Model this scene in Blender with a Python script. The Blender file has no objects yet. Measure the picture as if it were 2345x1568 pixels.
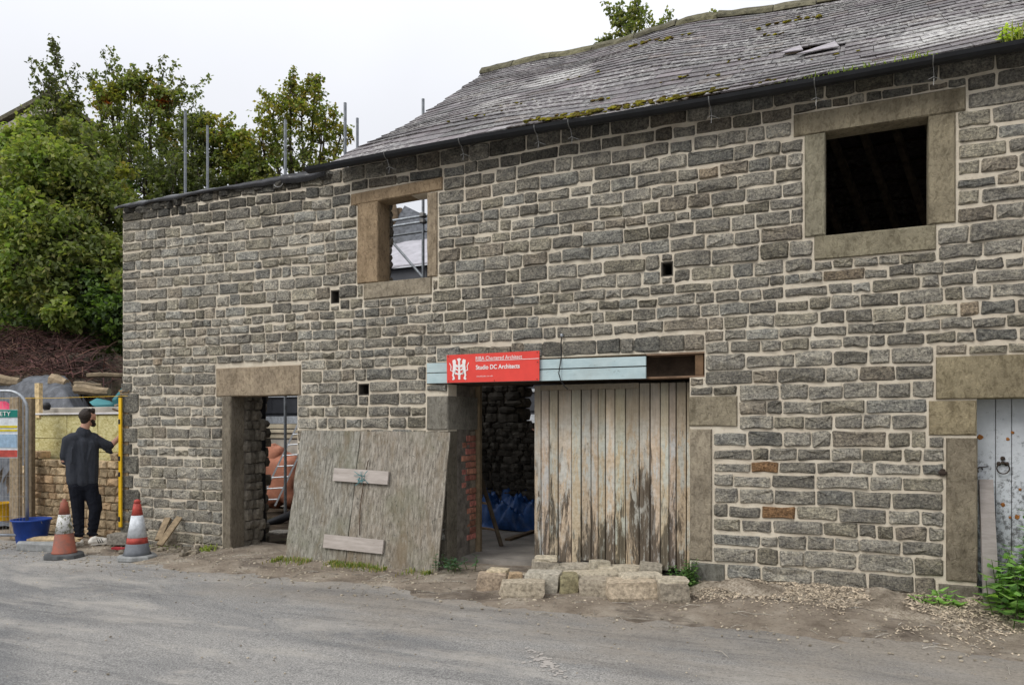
import bpy, bmesh, math, random
import numpy as np
from mathutils import Vector, Matrix, noise as mnoise

scene = bpy.context.scene
COL = scene.collection
R = math.radians

# ------------------------------------------------------------------ camera, sky, sun, exposure
YAW = R(25.06)
CAM = Vector((0.0, -7.1, 1.55))
cam_d = bpy.data.cameras.new("camera")
cam_d.sensor_width = 36.0
cam_d.lens = 25.92
cam_d.shift_y = 0.0816
cam_d.clip_start = 0.05
cam_d.clip_end = 1500
cam = bpy.data.objects.new("camera", cam_d)
cam.location = CAM
cam.rotation_euler = (R(90), 0, YAW)
COL.objects.link(cam)
scene.camera = cam

SUN_EL, SUN_AZ = 44.0, 205.0        # soft overcast sun, high, behind and left of the camera
world = bpy.data.worlds.new("World")
scene.world = world
world.use_nodes = True
wt = world.node_tree
for n in list(wt.nodes):
    wt.nodes.remove(n)
w_out = wt.nodes.new("ShaderNodeOutputWorld")
w_bg = wt.nodes.new("ShaderNodeBackground")
w_sky = wt.nodes.new("ShaderNodeTexSky")
w_sky.sky_type = 'NISHITA'
w_sky.sun_disc = False
w_sky.sun_elevation = R(SUN_EL)
w_sky.sun_rotation = R(SUN_AZ)
w_bg.inputs["Strength"].default_value = 0.1
# cloud layer: an even overcast sheet (brighter overhead, as overcast skies are), mixed over the clear sky
w_tc = wt.nodes.new("ShaderNodeTexCoord")
w_sep = wt.nodes.new("ShaderNodeSeparateXYZ")
wt.links.new(w_tc.outputs["Generated"], w_sep.inputs[0])
w_cl = wt.nodes.new("ShaderNodeClamp")
wt.links.new(w_sep.outputs["Z"], w_cl.inputs["Value"])
w_m1 = wt.nodes.new("ShaderNodeMath"); w_m1.operation = 'MULTIPLY_ADD'
wt.links.new(w_cl.outputs[0], w_m1.inputs[0])
w_m1.inputs[1].default_value = 8.8
w_m1.inputs[2].default_value = 5.0
w_nz = wt.nodes.new("ShaderNodeTexNoise")
w_nz.inputs["Scale"].default_value = 2.2
w_nz.inputs["Detail"].default_value = 5
wt.links.new(w_tc.outputs["Generated"], w_nz.inputs["Vector"])
w_m2 = wt.nodes.new("ShaderNodeMath"); w_m2.operation = 'MULTIPLY_ADD'
wt.links.new(w_nz.outputs["Fac"], w_m2.inputs[0])
w_m2.inputs[1].default_value = 0.22
w_m2.inputs[2].default_value = 0.89
w_m3 = wt.nodes.new("ShaderNodeMath"); w_m3.operation = 'MULTIPLY'
wt.links.new(w_m1.outputs[0], w_m3.inputs[0]); wt.links.new(w_m2.outputs[0], w_m3.inputs[1])
w_cc = wt.nodes.new("ShaderNodeVectorMath"); w_cc.operation = 'SCALE'
w_cc.inputs[0].default_value = (0.975, 0.99, 1.04)
wt.links.new(w_m3.outputs[0], w_cc.inputs["Scale"])
w_mx = wt.nodes.new("ShaderNodeMix"); w_mx.data_type = 'RGBA'
w_mx.inputs[0].default_value = 0.93
wt.links.new(w_sky.outputs[0], w_mx.inputs[6]); wt.links.new(w_cc.outputs[0], w_mx.inputs[7])
wt.links.new(w_mx.outputs[2], w_bg.inputs["Color"])
wt.links.new(w_bg.outputs[0], w_out.inputs[0])

sun_d = bpy.data.lights.new("sun", 'SUN')
sun_d.energy = 1.5
sun_d.angle = R(28)
sun_d.color = (1.0, 0.965, 0.91)
sun = bpy.data.objects.new("sun", sun_d)
sdir = Vector((math.sin(R(SUN_AZ)) * math.cos(R(SUN_EL)), math.cos(R(SUN_AZ)) * math.cos(R(SUN_EL)), math.sin(R(SUN_EL))))
sun.rotation_euler = sdir.to_track_quat('Z', 'Y').to_euler()
sun.location = sdir * 40
COL.objects.link(sun)

scene.view_settings.view_transform = 'Standard'
scene.view_settings.look = 'None'
scene.view_settings.gamma = 1.0
scene.view_settings.use_curve_mapping = False
scene.view_settings.exposure = 0.22
scene.render.engine = 'CYCLES'
scene.cycles.use_denoising = True
scene.cycles.max_bounces = 6
scene.cycles.diffuse_bounces = 4
scene.cycles.transparent_max_bounces = 8

# ------------------------------------------------------------------ measuring helpers (picture measured 2344 x 1568)
FD, CU, HV = 1687.9, 1172.0, 975.2
SN, CS = math.sin(YAW), math.cos(YAW)

def ray(u, v):
    r = (u - CU) / FD
    return Vector((-SN + r * CS, CS + r * SN, (HV - v) / FD))

def onY(u, v, Y=0.0):
    d = ray(u, v)
    return CAM + d * ((Y - CAM.y) / d.y)

def onZ(u, v, z=0.0):
    d = ray(u, v)
    return CAM + d * ((z - CAM.z) / d.z)

def atT(u, v, t):
    return CAM + ray(u, v) * t

def depth(p):
    return (p[0] - CAM.x) * -SN + (p[1] - CAM.y) * CS

def clamp(a, lo=0.0, hi=1.0):
    return lo if a < lo else hi if a > hi else a

def sstep(a, b, x):
    t = clamp((x - a) / (b - a))
    return t * t * (3 - 2 * t)

def nz(x, y, z=0.0):
    return mnoise.noise(Vector((x, y, z)))

# ------------------------------------------------------------------ mesh builder
class MB:
    def __init__(s):
        s.v, s.f, s.c = [], [], []
    def add(s, vs, fs, tint=(1, 1, 1)):
        o = len(s.v)
        s.v += [tuple(p) for p in vs]
        s.c += [tint] * len(vs)
        s.f += [tuple(i + o for i in f) for f in fs]
        return s
    def box(s, lo, hi, tint=(1, 1, 1), m=None, bev=0.0, jit=0.0, rng=None):
        x0, y0, z0 = lo; x1, y1, z1 = hi
        if bev <= 0:
            vs = [(x0,y0,z0),(x1,y0,z0),(x1,y1,z0),(x0,y1,z0),(x0,y0,z1),(x1,y0,z1),(x1,y1,z1),(x0,y1,z1)]
            fs = [(0,3,2,1),(4,5,6,7),(0,1,5,4),(1,2,6,5),(2,3,7,6),(3,0,4,7)]
        else:
            b = min(bev, (x1-x0)*.45, (y1-y0)*.45, (z1-z0)*.45)
            vs, idx = [], {}
            for i, X in enumerate((x0, x1)):
                for j, Y in enumerate((y0, y1)):
                    for k, Z in enumerate((z0, z1)):
                        sx, sy, sz = (1, -1)[i], (1, -1)[j], (1, -1)[k]
                        for a in range(3):
                            p = [X + sx*b, Y + sy*b, Z + sz*b]
                            p[a] = (X, Y, Z)[a]
                            idx[i, j, k, a] = len(vs); vs.append(tuple(p))
            fs = []
            for a in range(3):
                o1, o2 = (a+1) % 3, (a+2) % 3
                for side in (0, 1):
                    q = []
                    for (p1, p2) in ((0,0),(1,0),(1,1),(0,1)):
                        kk = [0,0,0]; kk[a] = side; kk[o1] = p1; kk[o2] = p2
                        q.append(idx[kk[0],kk[1],kk[2],a])
                    fs.append(tuple(q if side else q[::-1]))
            for a in range(3):
                o1, o2 = (a+1) % 3, (a+2) % 3
                for p1 in (0,1):
                    for p2 in (0,1):
                        A = [0,0,0]; B = [0,0,0]
                        A[a] = 0; B[a] = 1
                        for K in (A, B):
                            K[o1] = p1; K[o2] = p2
                        q = (idx[(*A, o1)], idx[(*B, o1)], idx[(*B, o2)], idx[(*A, o2)])
                        fs.append(q if (p1 ^ p2) else q[::-1])
            for i in (0,1):
                for j in (0,1):
                    for k in (0,1):
                        q = (idx[i,j,k,0], idx[i,j,k,1], idx[i,j,k,2])
                        fs.append(q if (i ^ j ^ k) else q[::-1])
        if jit and rng:
            vs = [tuple(c + rng.uniform(-jit, jit) for c in p) for p in vs]
        if m is not None:
            vs = [tuple(m @ Vector(p)) for p in vs]
        return s.add(vs, fs, tint)
    def tube(s, pts, r, n=8, tint=(1, 1, 1), caps=True):
        pts = [Vector(p) for p in pts]
        rr = r if isinstance(r, (list, tuple)) else [r] * len(pts)
        vs, fs = [], []
        ref = None
        for i, p in enumerate(pts):
            d = (pts[min(i+1, len(pts)-1)] - pts[max(i-1, 0)])
            if d.length < 1e-9: d = Vector((0, 0, 1))
            d.normalize()
            if ref is None:
                ref = Vector((1, 0, 0)) if abs(d.x) < .8 else Vector((0, 1, 0))
            a = (ref - d * ref.dot(d)).normalized()
            ref = a
            b = d.cross(a)
            for k in range(n):
                t = 2 * math.pi * k / n
                vs.append(p + (a * math.cos(t) + b * math.sin(t)) * rr[i])
        for i in range(len(pts) - 1):
            for k in range(n):
                k2 = (k + 1) % n
                fs.append((i*n+k, i*n+k2, (i+1)*n+k2, (i+1)*n+k))
        if caps:
            fs.append(tuple(range(n))[::-1])
            fs.append(tuple((len(pts)-1)*n + k for k in range(n)))
        return s.add(vs, fs, tint)
    def lathe(s, prof, n=24, org=(0, 0, 0), tint=(1, 1, 1), caps=True):
        vs, fs = [], []
        for (r, z) in prof:
            for k in range(n):
                t = 2*math.pi*k/n
                vs.append((org[0]+r*math.cos(t), org[1]+r*math.sin(t), org[2]+z))
        for i in range(len(prof)-1):
            for k in range(n):
                k2 = (k+1) % n
                fs.append((i*n+k, i*n+k2, (i+1)*n+k2, (i+1)*n+k))
        if caps:
            fs.append(tuple(range(n))[::-1]); fs.append(tuple((len(prof)-1)*n+k for k in range(n)))
        return s.add(vs, fs, tint)
    def rock(s, c, size, rng, tint=(1, 1, 1), rot=0.0, box=0.55, seg=8, rings=5, rough=.08):
        """an irregular squarish stone, flattened sphere pushed towards a box"""
        vs, fs = [], []
        cr, sr = math.cos(rot), math.sin(rot)
        so = rng.uniform(0, 100)
        for i in range(rings + 1):
            ph = math.pi * i / rings - math.pi/2
            for k in range(seg):
                th = 2*math.pi*(k + .5)/seg
                d = Vector((math.cos(ph)*math.cos(th), math.cos(ph)*math.sin(th), math.sin(ph)))
                mx = max(abs(d.x), abs(d.y), abs(d.z))
                q = d.lerp(d / mx, box)
                n_ = 1 + rough * nz(d.x*1.7+so, d.y*1.7, d.z*1.7) * 2 + rng.uniform(-rough, rough)*.35
                p = Vector((q.x*size[0]/2, q.y*size[1]/2, q.z*size[2]/2)) * n_
                vs.append((c[0]+p.x*cr-p.y*sr, c[1]+p.x*sr+p.y*cr, c[2]+p.z))
        for i in range(rings):
            for k in range(seg):
                k2 = (k+1) % seg
                if i == 0:
                    fs.append((k, (i+1)*seg+k2, (i+1)*seg+k)[::-1])
                elif i == rings-1:
                    fs.append((i*seg+k, i*seg+k2, (i+1)*seg+k))
                else:
                    fs.append((i*seg+k, i*seg+k2, (i+1)*seg+k2, (i+1)*seg+k))
        return s.add(vs, fs, tint)
    def build(s, name, mat=None, parent=None, smooth=False, origin=None, kind=None):
        me = bpy.data.meshes.new(name)
        vs = s.v
        if origin is not None:
            ox, oy, oz = origin
            vs = [(x-ox, y-oy, z-oz) for x, y, z in vs]
        me.from_pydata(vs, [], s.f)
        at = me.color_attributes.new("tint", 'FLOAT_COLOR', 'POINT')
        buf = np.ones((len(vs), 4), dtype=np.float32)
        if vs: buf[:, :3] = np.array(s.c, dtype=np.float32)
        at.data.foreach_set("color", buf.ravel())
        if smooth:
            me.polygons.foreach_set("use_smooth", [True]*len(me.polygons))
        if mat: me.materials.append(mat)
        me.update()
        o = bpy.data.objects.new(name, me)
        COL.objects.link(o)
        if parent is not None: attach(o, parent, origin)
        elif origin is not None: o.location = origin
        if kind: o["kind"] = kind
        return o

def world_loc(o):
    p = Vector((0, 0, 0))
    while o is not None:
        p = p + o.location
        o = o.parent
    return p

def attach(o, parent, origin=None):
    """parent an object whose vertices were given in world coordinates (parents never rotate or scale at build time)"""
    o.parent = parent
    o.location = Vector(origin or (0, 0, 0)) - world_loc(parent)

def empty(name, loc, label=None, cat=None, group=None):
    o = bpy.data.objects.new(name, None)
    o.empty_display_size = .1
    o.location = loc
    COL.objects.link(o)
    tag(o, label, cat, group)
    return o

def tag(o, label=None, cat=None, group=None, kind=None):
    if label: o["label"] = label
    if cat: o["category"] = cat
    if group: o["group"] = group
    if kind: o["kind"] = kind
    return o

def np_mesh(name, verts, tris, tint, mat, parent=None, smooth=False):
    me = bpy.data.meshes.new(name)
    n, m = len(verts), len(tris)
    me.vertices.add(n); me.vertices.foreach_set("co", np.ascontiguousarray(verts, dtype=np.float32).ravel())
    me.loops.add(m*3); me.loops.foreach_set("vertex_index", np.ascontiguousarray(tris, dtype=np.int32).ravel())
    me.polygons.add(m)
    me.polygons.foreach_set("loop_start", np.arange(0, m*3, 3, dtype=np.int32))
    me.update(calc_edges=True)
    at = me.color_attributes.new("tint", 'FLOAT_COLOR', 'POINT')
    buf = np.ones((n, 4), dtype=np.float32); buf[:, :3] = tint
    at.data.foreach_set("color", buf.ravel())
    if smooth: me.polygons.foreach_set("use_smooth", [True]*m)
    me.materials.append(mat)
    me.validate()
    o = bpy.data.objects.new(name, me)
    COL.objects.link(o)
    if parent is not None: attach(o, parent)
    return o

def grid_mesh(name, xs, ys, zf, mat, parent=None, smooth=True):
    nx, ny = len(xs), len(ys)
    vs = [(x, y, zf(x, y)) for y in ys for x in xs]
    fs = [(j*nx+i, j*nx+i+1, (j+1)*nx+i+1, (j+1)*nx+i) for j in range(ny-1) for i in range(nx-1)]
    b = MB(); b.add(vs, fs)
    return b.build(name, mat, parent, smooth=smooth)

def steps(*seg):
    """steps((a,b,d), ...) -> increasing list of coordinates with spacing d"""
    out = []
    for a, b, d in seg:
        n = max(1, int(round((b-a)/d)))
        out += [a + (b-a)*i/n for i in range(n)]
    out.append(seg[-1][1])
    return out

# ------------------------------------------------------------------ materials
class N:
    def __init__(s, name, two=False):
        s.m = bpy.data.materials.new(name); s.m.use_nodes = True
        s.t = s.m.node_tree
        for n in list(s.t.nodes): s.t.nodes.remove(n)
        s.o = s.t.nodes.new("ShaderNodeOutputMaterial")
        s.b = s.t.nodes.new("ShaderNodeBsdfPrincipled")
        s.t.links.new(s.b.outputs[0], s.o.inputs[0])
        s._p = None
    def new(s, k): return s.t.nodes.new("ShaderNode" + k)
    def set(s, sock, v):
        if hasattr(v, "is_output"): s.t.links.new(v, sock)
        elif isinstance(v, (tuple, list)) and len(v) == 3 and sock.type == 'RGBA': sock.default_value = (*v, 1)
        else: sock.default_value = v
    @property
    def pos(s):
        if s._p is None: s._p = s.new("NewGeometry").outputs["Position"]
        return s._p
    def obj(s): return s.new("TexCoord").outputs["Object"]
    def sc(s, vec, k):
        n = s.new("VectorMath"); n.operation = 'MULTIPLY'
        s.set(n.inputs[0], vec); n.inputs[1].default_value = k if isinstance(k, tuple) else (k, k, k)
        return n.outputs[0]
    def noise(s, scale, detail=4, rough=.6, vec=None, dist=0.0, col=False):
        n = s.new("TexNoise"); n.inputs["Scale"].default_value = scale; n.inputs["Detail"].default_value = detail
        n.inputs["Roughness"].default_value = rough; n.inputs["Distortion"].default_value = dist
        s.set(n.inputs["Vector"], vec if vec is not None else s.pos)
        return n.outputs["Color" if col else "Fac"]
    def vor(s, scale, feature='F1', vec=None, out="Distance", rnd=1.0):
        n = s.new("TexVoronoi"); n.feature = feature; n.inputs["Scale"].default_value = scale
        n.inputs["Randomness"].default_value = rnd
        s.set(n.inputs["Vector"], vec if vec is not None else s.pos)
        return n.outputs[out]
    def ramp(s, fac, stops, interp='LINEAR'):
        n = s.new("ValToRGB"); n.color_ramp.interpolation = interp
        e = n.color_ramp.elements
        while len(e) < len(stops): e.new(.5)
        for i, (p, c) in enumerate(stops):
            e[i].position = p
            e[i].color = (c, c, c, 1) if not isinstance(c, (tuple, list)) else (*c, 1)
        s.set(n.inputs[0], fac)
        return n.outputs["Color"]
    def mix(s, f, a, b, mode='MIX'):
        n = s.new("Mix"); n.data_type = 'RGBA'; n.blend_type = mode
        s.set(n.inputs[0], f); s.set(n.inputs[6], a); s.set(n.inputs[7], b)
        return n.outputs[2]
    def math(s, op, a, b=0.0, c=0.0):
        n = s.new("Math"); n.operation = op
        s.set(n.inputs[0], a); s.set(n.inputs[1], b); s.set(n.inputs[2], c)
        return n.outputs[0]
    def tint(s):
        n = s.new("Attribute"); n.attribute_name = "tint"
        return n.outputs["Color"]
    def xyz(s, vec=None):
        n = s.new("SeparateXYZ"); s.set(n.inputs[0], vec if vec is not None else s.pos)
        return n.outputs
    def bump(s, h, strength=.5, dist=.01, nrm=None):
        n = s.new("Bump"); n.inputs["Strength"].default_value = strength; n.inputs["Distance"].default_value = dist
        s.set(n.inputs["Height"], h)
        if nrm is not None: s.set(n.inputs["Normal"], nrm)
        return n.outputs[0]
    def out(s, color, rough=.85, normal=None, metal=0.0, spec=.3, **kw):
        s.set(s.b.inputs["Base Color"], color); s.set(s.b.inputs["Roughness"], rough)
        s.set(s.b.inputs["Metallic"], metal); s.b.inputs["Specular IOR Level"].default_value = spec
        if normal is not None: s.set(s.b.inputs["Normal"], normal)
        for k, v in kw.items(): s.set(s.b.inputs[k], v)
        return s.m

MAT = {}
def simple(name, col, rough=.7, metal=0.0, spec=.3, var=.25, scale=12, bump=.2, bscale=60, bdist=.003, tint=True):
    """a plain surface with grime and grain"""
    n = N(name)
    v = n.noise(scale, 5, .65)
    lo = tuple(c*(1-var) for c in col); hi = tuple(min(1, c*(1+var)) for c in col)
    c = n.mix(n.ramp(v, [(.3, 0.0), (.7, 1.0)]), lo, hi)
    if tint: c = n.mix(1.0, c, n.tint(), 'MULTIPLY')
    h = n.noise(bscale, 5, .7)
    MAT[name] = n.out(c, rough, n.bump(h, bump, bdist), metal, spec)
    return MAT[name]

# -- walling stone: gritstone, sooted grey with fresher buff and lichen specks
n = N("gritstone")
a = n.noise(9, 6, .7); b_ = n.noise(46, 6, .85); g = n.noise(120, 3, .7)
c = n.mix(n.ramp(a, [(.34, 0.0), (.66, 1.0)]), (.58, .58, .57), (1.22, 1.19, 1.08))
c = n.mix(1.0, n.tint(), c, 'MULTIPLY')
c = n.mix(n.ramp(b_, [(.47, 0.0), (.60, .9)]), c, n.mix(1.0, c, (1.95, 1.92, 1.8), 'MULTIPLY'))
c = n.mix(n.ramp(b_, [(.36, .9), (.47, 0.0)]), c, n.mix(1.0, c, (.27, .27, .27), 'MULTIPLY'))
wv = n.noise(26, 4, .7, n.sc(n.pos, (.75, 1, 1.6)))
hh = n.math('ADD', n.math('MULTIPLY', wv, 1.2), n.math('ADD', n.math('MULTIPLY', b_, .7), n.math('MULTIPLY', g, .2)))
MAT["gritstone"] = n.out(c, .92, n.bump(hh, 1.0, .04), spec=.15)

# -- lime mortar
n = N("lime_mortar")
a = n.noise(5, 6, .7); g = n.noise(90, 4, .75); d = n.noise(1.1, 4, .6)
c = n.ramp(a, [(.25, (.52, .45, .35)), (.5, (.68, .61, .49)), (.78, (.78, .72, .60))])
c = n.mix(n.ramp(d, [(.42, 0.0), (.7, .5)]), c, (.58, .49, .38))
c = n.mix(n.ramp(n.noise(30, 4, .7), [(.28, .5), (.42, 0.0)]), c, (.20, .17, .13))
MAT["lime_mortar"] = n.out(c, .95, n.bump(n.math('ADD', g, n.math('MULTIPLY', a, 1.3)), .8, .012), spec=.1)

# -- dressed stone (lintels, jambs, sills) with punched tooling
n = N("dressed_stone")
a = n.noise(3.2, 6, .7); g = n.noise(110, 4, .7)
tool = n.noise(34, 3, .6, n.sc(n.pos, (1.0, 1.0, .55)), .6)
c = n.mix(n.ramp(a, [(.3, 0.0), (.7, 1.0)]), (.62, .6, .58), (1.15, 1.13, 1.08))
c = n.mix(1.0, n.tint(), c, 'MULTIPLY')
c = n.mix(n.ramp(tool, [(.38, .55), (.50, 0.0)]), c, n.mix(1.0, c, (.5, .48, .46), 'MULTIPLY'))
c = n.mix(n.ramp(n.noise(60, 4, .75), [(.54, 0.0), (.66, .5)]), c, n.mix(1.0, c, (1.45, 1.42, 1.36), 'MULTIPLY'))
c = n.mix(n.ramp(n.noise(5, 5, .7, n.sc(n.pos, (1.6, 1, .4))), [(.52, 0.0), (.68, .55)]), c, n.mix(1.0, c, (.48, .46, .42), 'MULTIPLY'))
MAT["dressed_stone"] = n.out(c, .92, n.bump(n.math('ADD', tool, n.math('MULTIPLY', g, .45)), 1.0, .018), spec=.15)

# -- dark inner rubble / earth mortar behind
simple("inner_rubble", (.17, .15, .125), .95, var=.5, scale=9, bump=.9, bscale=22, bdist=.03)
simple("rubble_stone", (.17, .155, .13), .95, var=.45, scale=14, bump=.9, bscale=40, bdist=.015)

# -- roof slate: purplish grey, pale lichen rosettes, brown moss
n = N("roof_slate")
a = n.noise(4, 5, .65); g = n.noise(70, 4, .7)
c = n.mix(n.ramp(a, [(.3, 0.0), (.7, 1.0)]), (.34, .305, .30), (.84, .77, .76))
c = n.mix(1.0, n.tint(), c, 'MULTIPLY')
li = n.math('MULTIPLY', n.ramp(n.noise(17, 6, .8), [(.49, 0.0), (.57, 1.0)]), n.ramp(n.noise(.85, 4, .6), [(.42, .18), (.60, 1.0)]))
c = n.mix(n.math('MULTIPLY', li, .85), c, (.58, .57, .54))
sp = n.ramp(n.noise(55, 3, .6), [(.62, 0.0), (.67, 1.0)])
c = n.mix(n.math('MULTIPLY', sp, .75), c, (.42, .41, .37))
for (u_, v_, rad_) in ((2215, 45, .85), (1275, 178, .55), (1130, 235, .4)):
    d_ = ray(u_, v_); t_ = ((Vector((0, -.22, 4.6))-CAM).dot(Vector((0, -.561, .828))))/d_.dot(Vector((0, -.561, .828))); p_ = CAM + d_*t_
    vd = n.new("VectorMath"); vd.operation = 'DISTANCE'; n.set(vd.inputs[0], n.pos); vd.inputs[1].default_value = tuple(p_)
    near_ = n.math('ADD', n.math('DIVIDE', vd.outputs["Value"], rad_), n.math('MULTIPLY_ADD', n.noise(2.5, 4, .7), 1.6, -.8))
    li2 = n.math('MULTIPLY', n.ramp(near_, [(.45, 1.0), (1.0, 0.0)]), n.ramp(n.noise(20, 6, .85), [(.44, 0.0), (.54, 1.0)]))
    c = n.mix(n.math('MULTIPLY', li2, .9), c, (.62, .61, .58))
mo = n.math('MULTIPLY', n.ramp(n.noise(11, 5, .75), [(.60, 0.0), (.68, 1.0)]), n.ramp(n.noise(.6, 3, .5), [(.42, 0.0), (.6, 1.0)]))
c = n.mix(n.math('MULTIPLY', mo, .75), c, (.085, .065, .035))
MAT["roof_slate"] = n.out(c, n.ramp(a, [(.3, .55), (.7, .8)]), n.bump(n.math('ADD', g, n.math('MULTIPLY', li, 1.2)), .6, .006), spec=.3)

simple("ridge_stone", (.135, .125, .085), .95, var=.6, scale=11, bump=1.0, bscale=35, bdist=.02)
simple("old_timber", (.10, .075, .05), .85, var=.4, scale=7, bump=.6, bscale=30, bdist=.01)
simple("moss", (.16, .15, .03), .95, var=.6, scale=20, bump=1.0, bscale=80, bdist=.02)
simple("black_gutter", (.012, .013, .015), .45, var=.4, scale=8, bump=.1)
simple("galvanised", (.36, .38, .40), .42, metal=.75, var=.25, scale=14, bump=.15)
simple("scaffold_steel", (.20, .215, .23), .5, metal=.5, var=.35, scale=14, bump=.2)
simple("wire", (.35, .35, .34), .5, metal=.6)
simple("black_cable", (.015, .015, .015), .6)

# -- old boarded door: layers of peeling paint over grey boards
n = N("peeling_boards")
p = n.pos
st = n.sc(p, (1.0, 1.0, .13))
z = n.xyz()[2]
grain = n.noise(60, 5, .7, n.sc(p, (1.0, 1.0, .05)))
wood = n.ramp(grain, [(.3, (.055, .045, .034)), (.55, (.135, .115, .09)), (.75, (.22, .195, .16))])
pl = n.math('ADD', n.math('MULTIPLY_ADD', n.noise(7, 6, .75, st, .5), 1.5, -.25), n.math('MULTIPLY_ADD', n.noise(3.1, 2, .5, n.sc(p, (1.0, 1.0, .5))), .5, -.25))
pl2 = n.noise(19, 6, .75, n.sc(p, (1.0, 1.0, .2)), .3)
hz = n.math('MULTIPLY_ADD', z, .17, -.14)         # old splash line: more wood shows near the ground
thr = n.math('ADD', pl, hz)
cream = n.ramp(n.noise(24, 5, .7), [(.3, (.36, .29, .205)), (.7, (.58, .50, .39))])
blue = n.ramp(n.noise(24, 5, .7), [(.3, (.38, .40, .38)), (.7, (.56, .58, .55))])
c = n.mix(n.ramp(thr, [(.44, 0.0), (.52, 1.0)]), wood, cream)
c = n.mix(n.math('MULTIPLY', n.ramp(n.math('ADD', pl2, n.math('MULTIPLY_ADD', z, .10, -.07)), [(.50, 0.0), (.57, .95)]), n.ramp(n.noise(2.4, 3, .5), [(.38, .3), (.56, 1.0)])), c, blue)
flk = n.ramp(n.noise(40, 6, .8, n.sc(p, (1, 1, .5))), [(.30, .9), (.42, 0.0)])
c = n.mix(flk, c, (.06, .05, .04))
top = n.ramp(n.math('ADD', n.math('MULTIPLY_ADD', z, .9, -1.08), n.math('MULTIPLY', n.noise(5, 5, .7, st), .5)), [(.42, 0.0), (.72, .8)])
c = n.mix(top, c, n.mix(n.ramp(grain, [(.3, 0.0), (.7, 1.0)]), (.12, .105, .078), (.235, .205, .155)))
c = n.mix(1.0, c, n.mix(1.0, n.tint(), (.97, .94, .90), 'MULTIPLY'), 'MULTIPLY')
MAT["peeling_boards"] = n.out(c, .85, n.bump(n.math('ADD', n.math('MULTIPLY', thr, .7), grain), .7, .006), spec=.2)

# -- weathered plywood
n = N("weathered_plywood")
p = n.pos
grain = n.noise(42, 6, .75, n.sc(p, (1.0, 1.0, .07)))
st2 = n.noise(4.5, 5, .7, n.sc(p, (1.0, 1.0, .35)), .5)
sp = n.noise(34, 5, .8)
c = n.ramp(grain, [(.34, (.10, .092, .08)), (.5, (.24, .225, .195)), (.66, (.40, .38, .34))])
c = n.mix(n.ramp(st2, [(.46, 0.0), (.66, .75)]), c, (.17, .135, .09))
c = n.mix(n.ramp(n.noise(1.6, 4, .6), [(.50, 0.0), (.66, .45)]), c, (.16, .165, .115))
c = n.mix(n.ramp(sp, [(.33, .9), (.43, 0.0)]), c, (.05, .05, .045))
c = n.mix(n.ramp(n.noise(7, 5, .7, n.sc(p, (1, 1, .3))), [(.55, 0.0), (.70, .55)]), c, (.40, .385, .355))
c = n.mix(1.0, c, n.tint(), 'MULTIPLY')
MAT["weathered_plywood"] = n.out(c, .9, n.bump(n.math('ADD', grain, sp), .6, .004), spec=.15)

n = N("sawn_timber")
grain = n.noise(28, 5, .7, n.sc(n.pos, (.12, 1.0, 1.0)))
c = n.ramp(grain, [(.3, (.29, .265, .235)), (.7, (.43, .40, .365))])
c = n.mix(n.ramp(n.noise(25, 5, .8), [(.26, .8), (.36, 0.0)]), c, (.12, .10, .09))
c = n.mix(1.0, c, n.tint(), 'MULTIPLY')
MAT["sawn_timber"] = n.out(c, .85, n.bump(grain, .5, .004), spec=.15)

n = N("blue_paint")
c = n.ramp(n.noise(9, 5, .7, n.sc(n.pos, (.4, 1, 1))), [(.3, (.36, .47, .49)), (.7, (.50, .61, .62))])
c = n.mix(n.ramp(n.noise(30, 6, .8, n.sc(n.pos, (.4, 1, 1))), [(.30, .85), (.40, 0.0)]), c, (.11, .115, .105))
c = n.mix(n.ramp(n.noise(3, 4, .6), [(.45, 0.0), (.7, .4)]), c, (.38, .40, .37))
MAT["blue_paint"] = n.out(c, .65, n.bump(n.noise(40, 5, .7), .4, .003))

n = N("white_door_paint")
c = n.ramp(n.noise(5, 5, .7), [(.3, (.43, .455, .48)), (.7, (.57, .595, .62))])
z = n.xyz()[2]
blk = n.math('ADD', n.noise(26, 6, .8), n.math('MULTIPLY_ADD', z, .14, -.18))
c = n.mix(n.ramp(blk, [(.34, .9), (.46, 0.0)]), c, (.10, .10, .10))
MAT["white_door_paint"] = n.out(c, .6, n.bump(n.noise(50, 4, .7), .3, .003))
simple("rust", (.30, .12, .03), .85, var=.5, scale=40)
simple("dark_iron", (.045, .032, .024), .6, metal=.4, var=.5, scale=40)

# -- ground
n = N("asphalt")
p = n.pos
x, y, z = n.xyz()
g = n.noise(85, 4, .8); g2 = n.noise(34, 5, .8)
big = n.noise(.55, 5, .6, n.sc(p, (.30, 1.1, 1.0)), .8); med = n.noise(2.4, 6, .7, n.sc(p, (.35, 1.0, 1.0)), .4)
c = n.ramp(g, [(.34, (.12, .116, .11)), (.5, (.27, .262, .248)), (.66, (.47, .455, .42))])
c = n.mix(n.ramp(big, [(.40, 0.0), (.54, .9)]), c, n.mix(1.0, c, (.62, .64, .67), 'MULTIPLY'))
c = n.mix(n.ramp(med, [(.50, 0.0), (.64, .6)]), c, (.40, .375, .335))
edge = n.math('ADD', n.math('ADD', n.math('MULTIPLY_ADD', y, .22, .70), n.math('MULTIPLY', x, .05)), n.math('MULTIPLY_ADD', n.noise(1.5, 6, .7, n.sc(p, (.5, 1, 1))), 1.3, -.55))
c = n.mix(n.ramp(edge, [(.05, 0.0), (.55, .85)]), c, n.ramp(g2, [(.3, (.19, .165, .135)), (.7, (.37, .33, .275))]))
stv = n.noise(2.0, 5, .7, n.sc(p, (.22, 2.4, 1.0)), .4)
c = n.mix(n.ramp(stv, [(.52, 0.0), (.66, .6)]), c, n.mix(1.0, c, (.60, .61, .63), 'MULTIPLY'))
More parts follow.
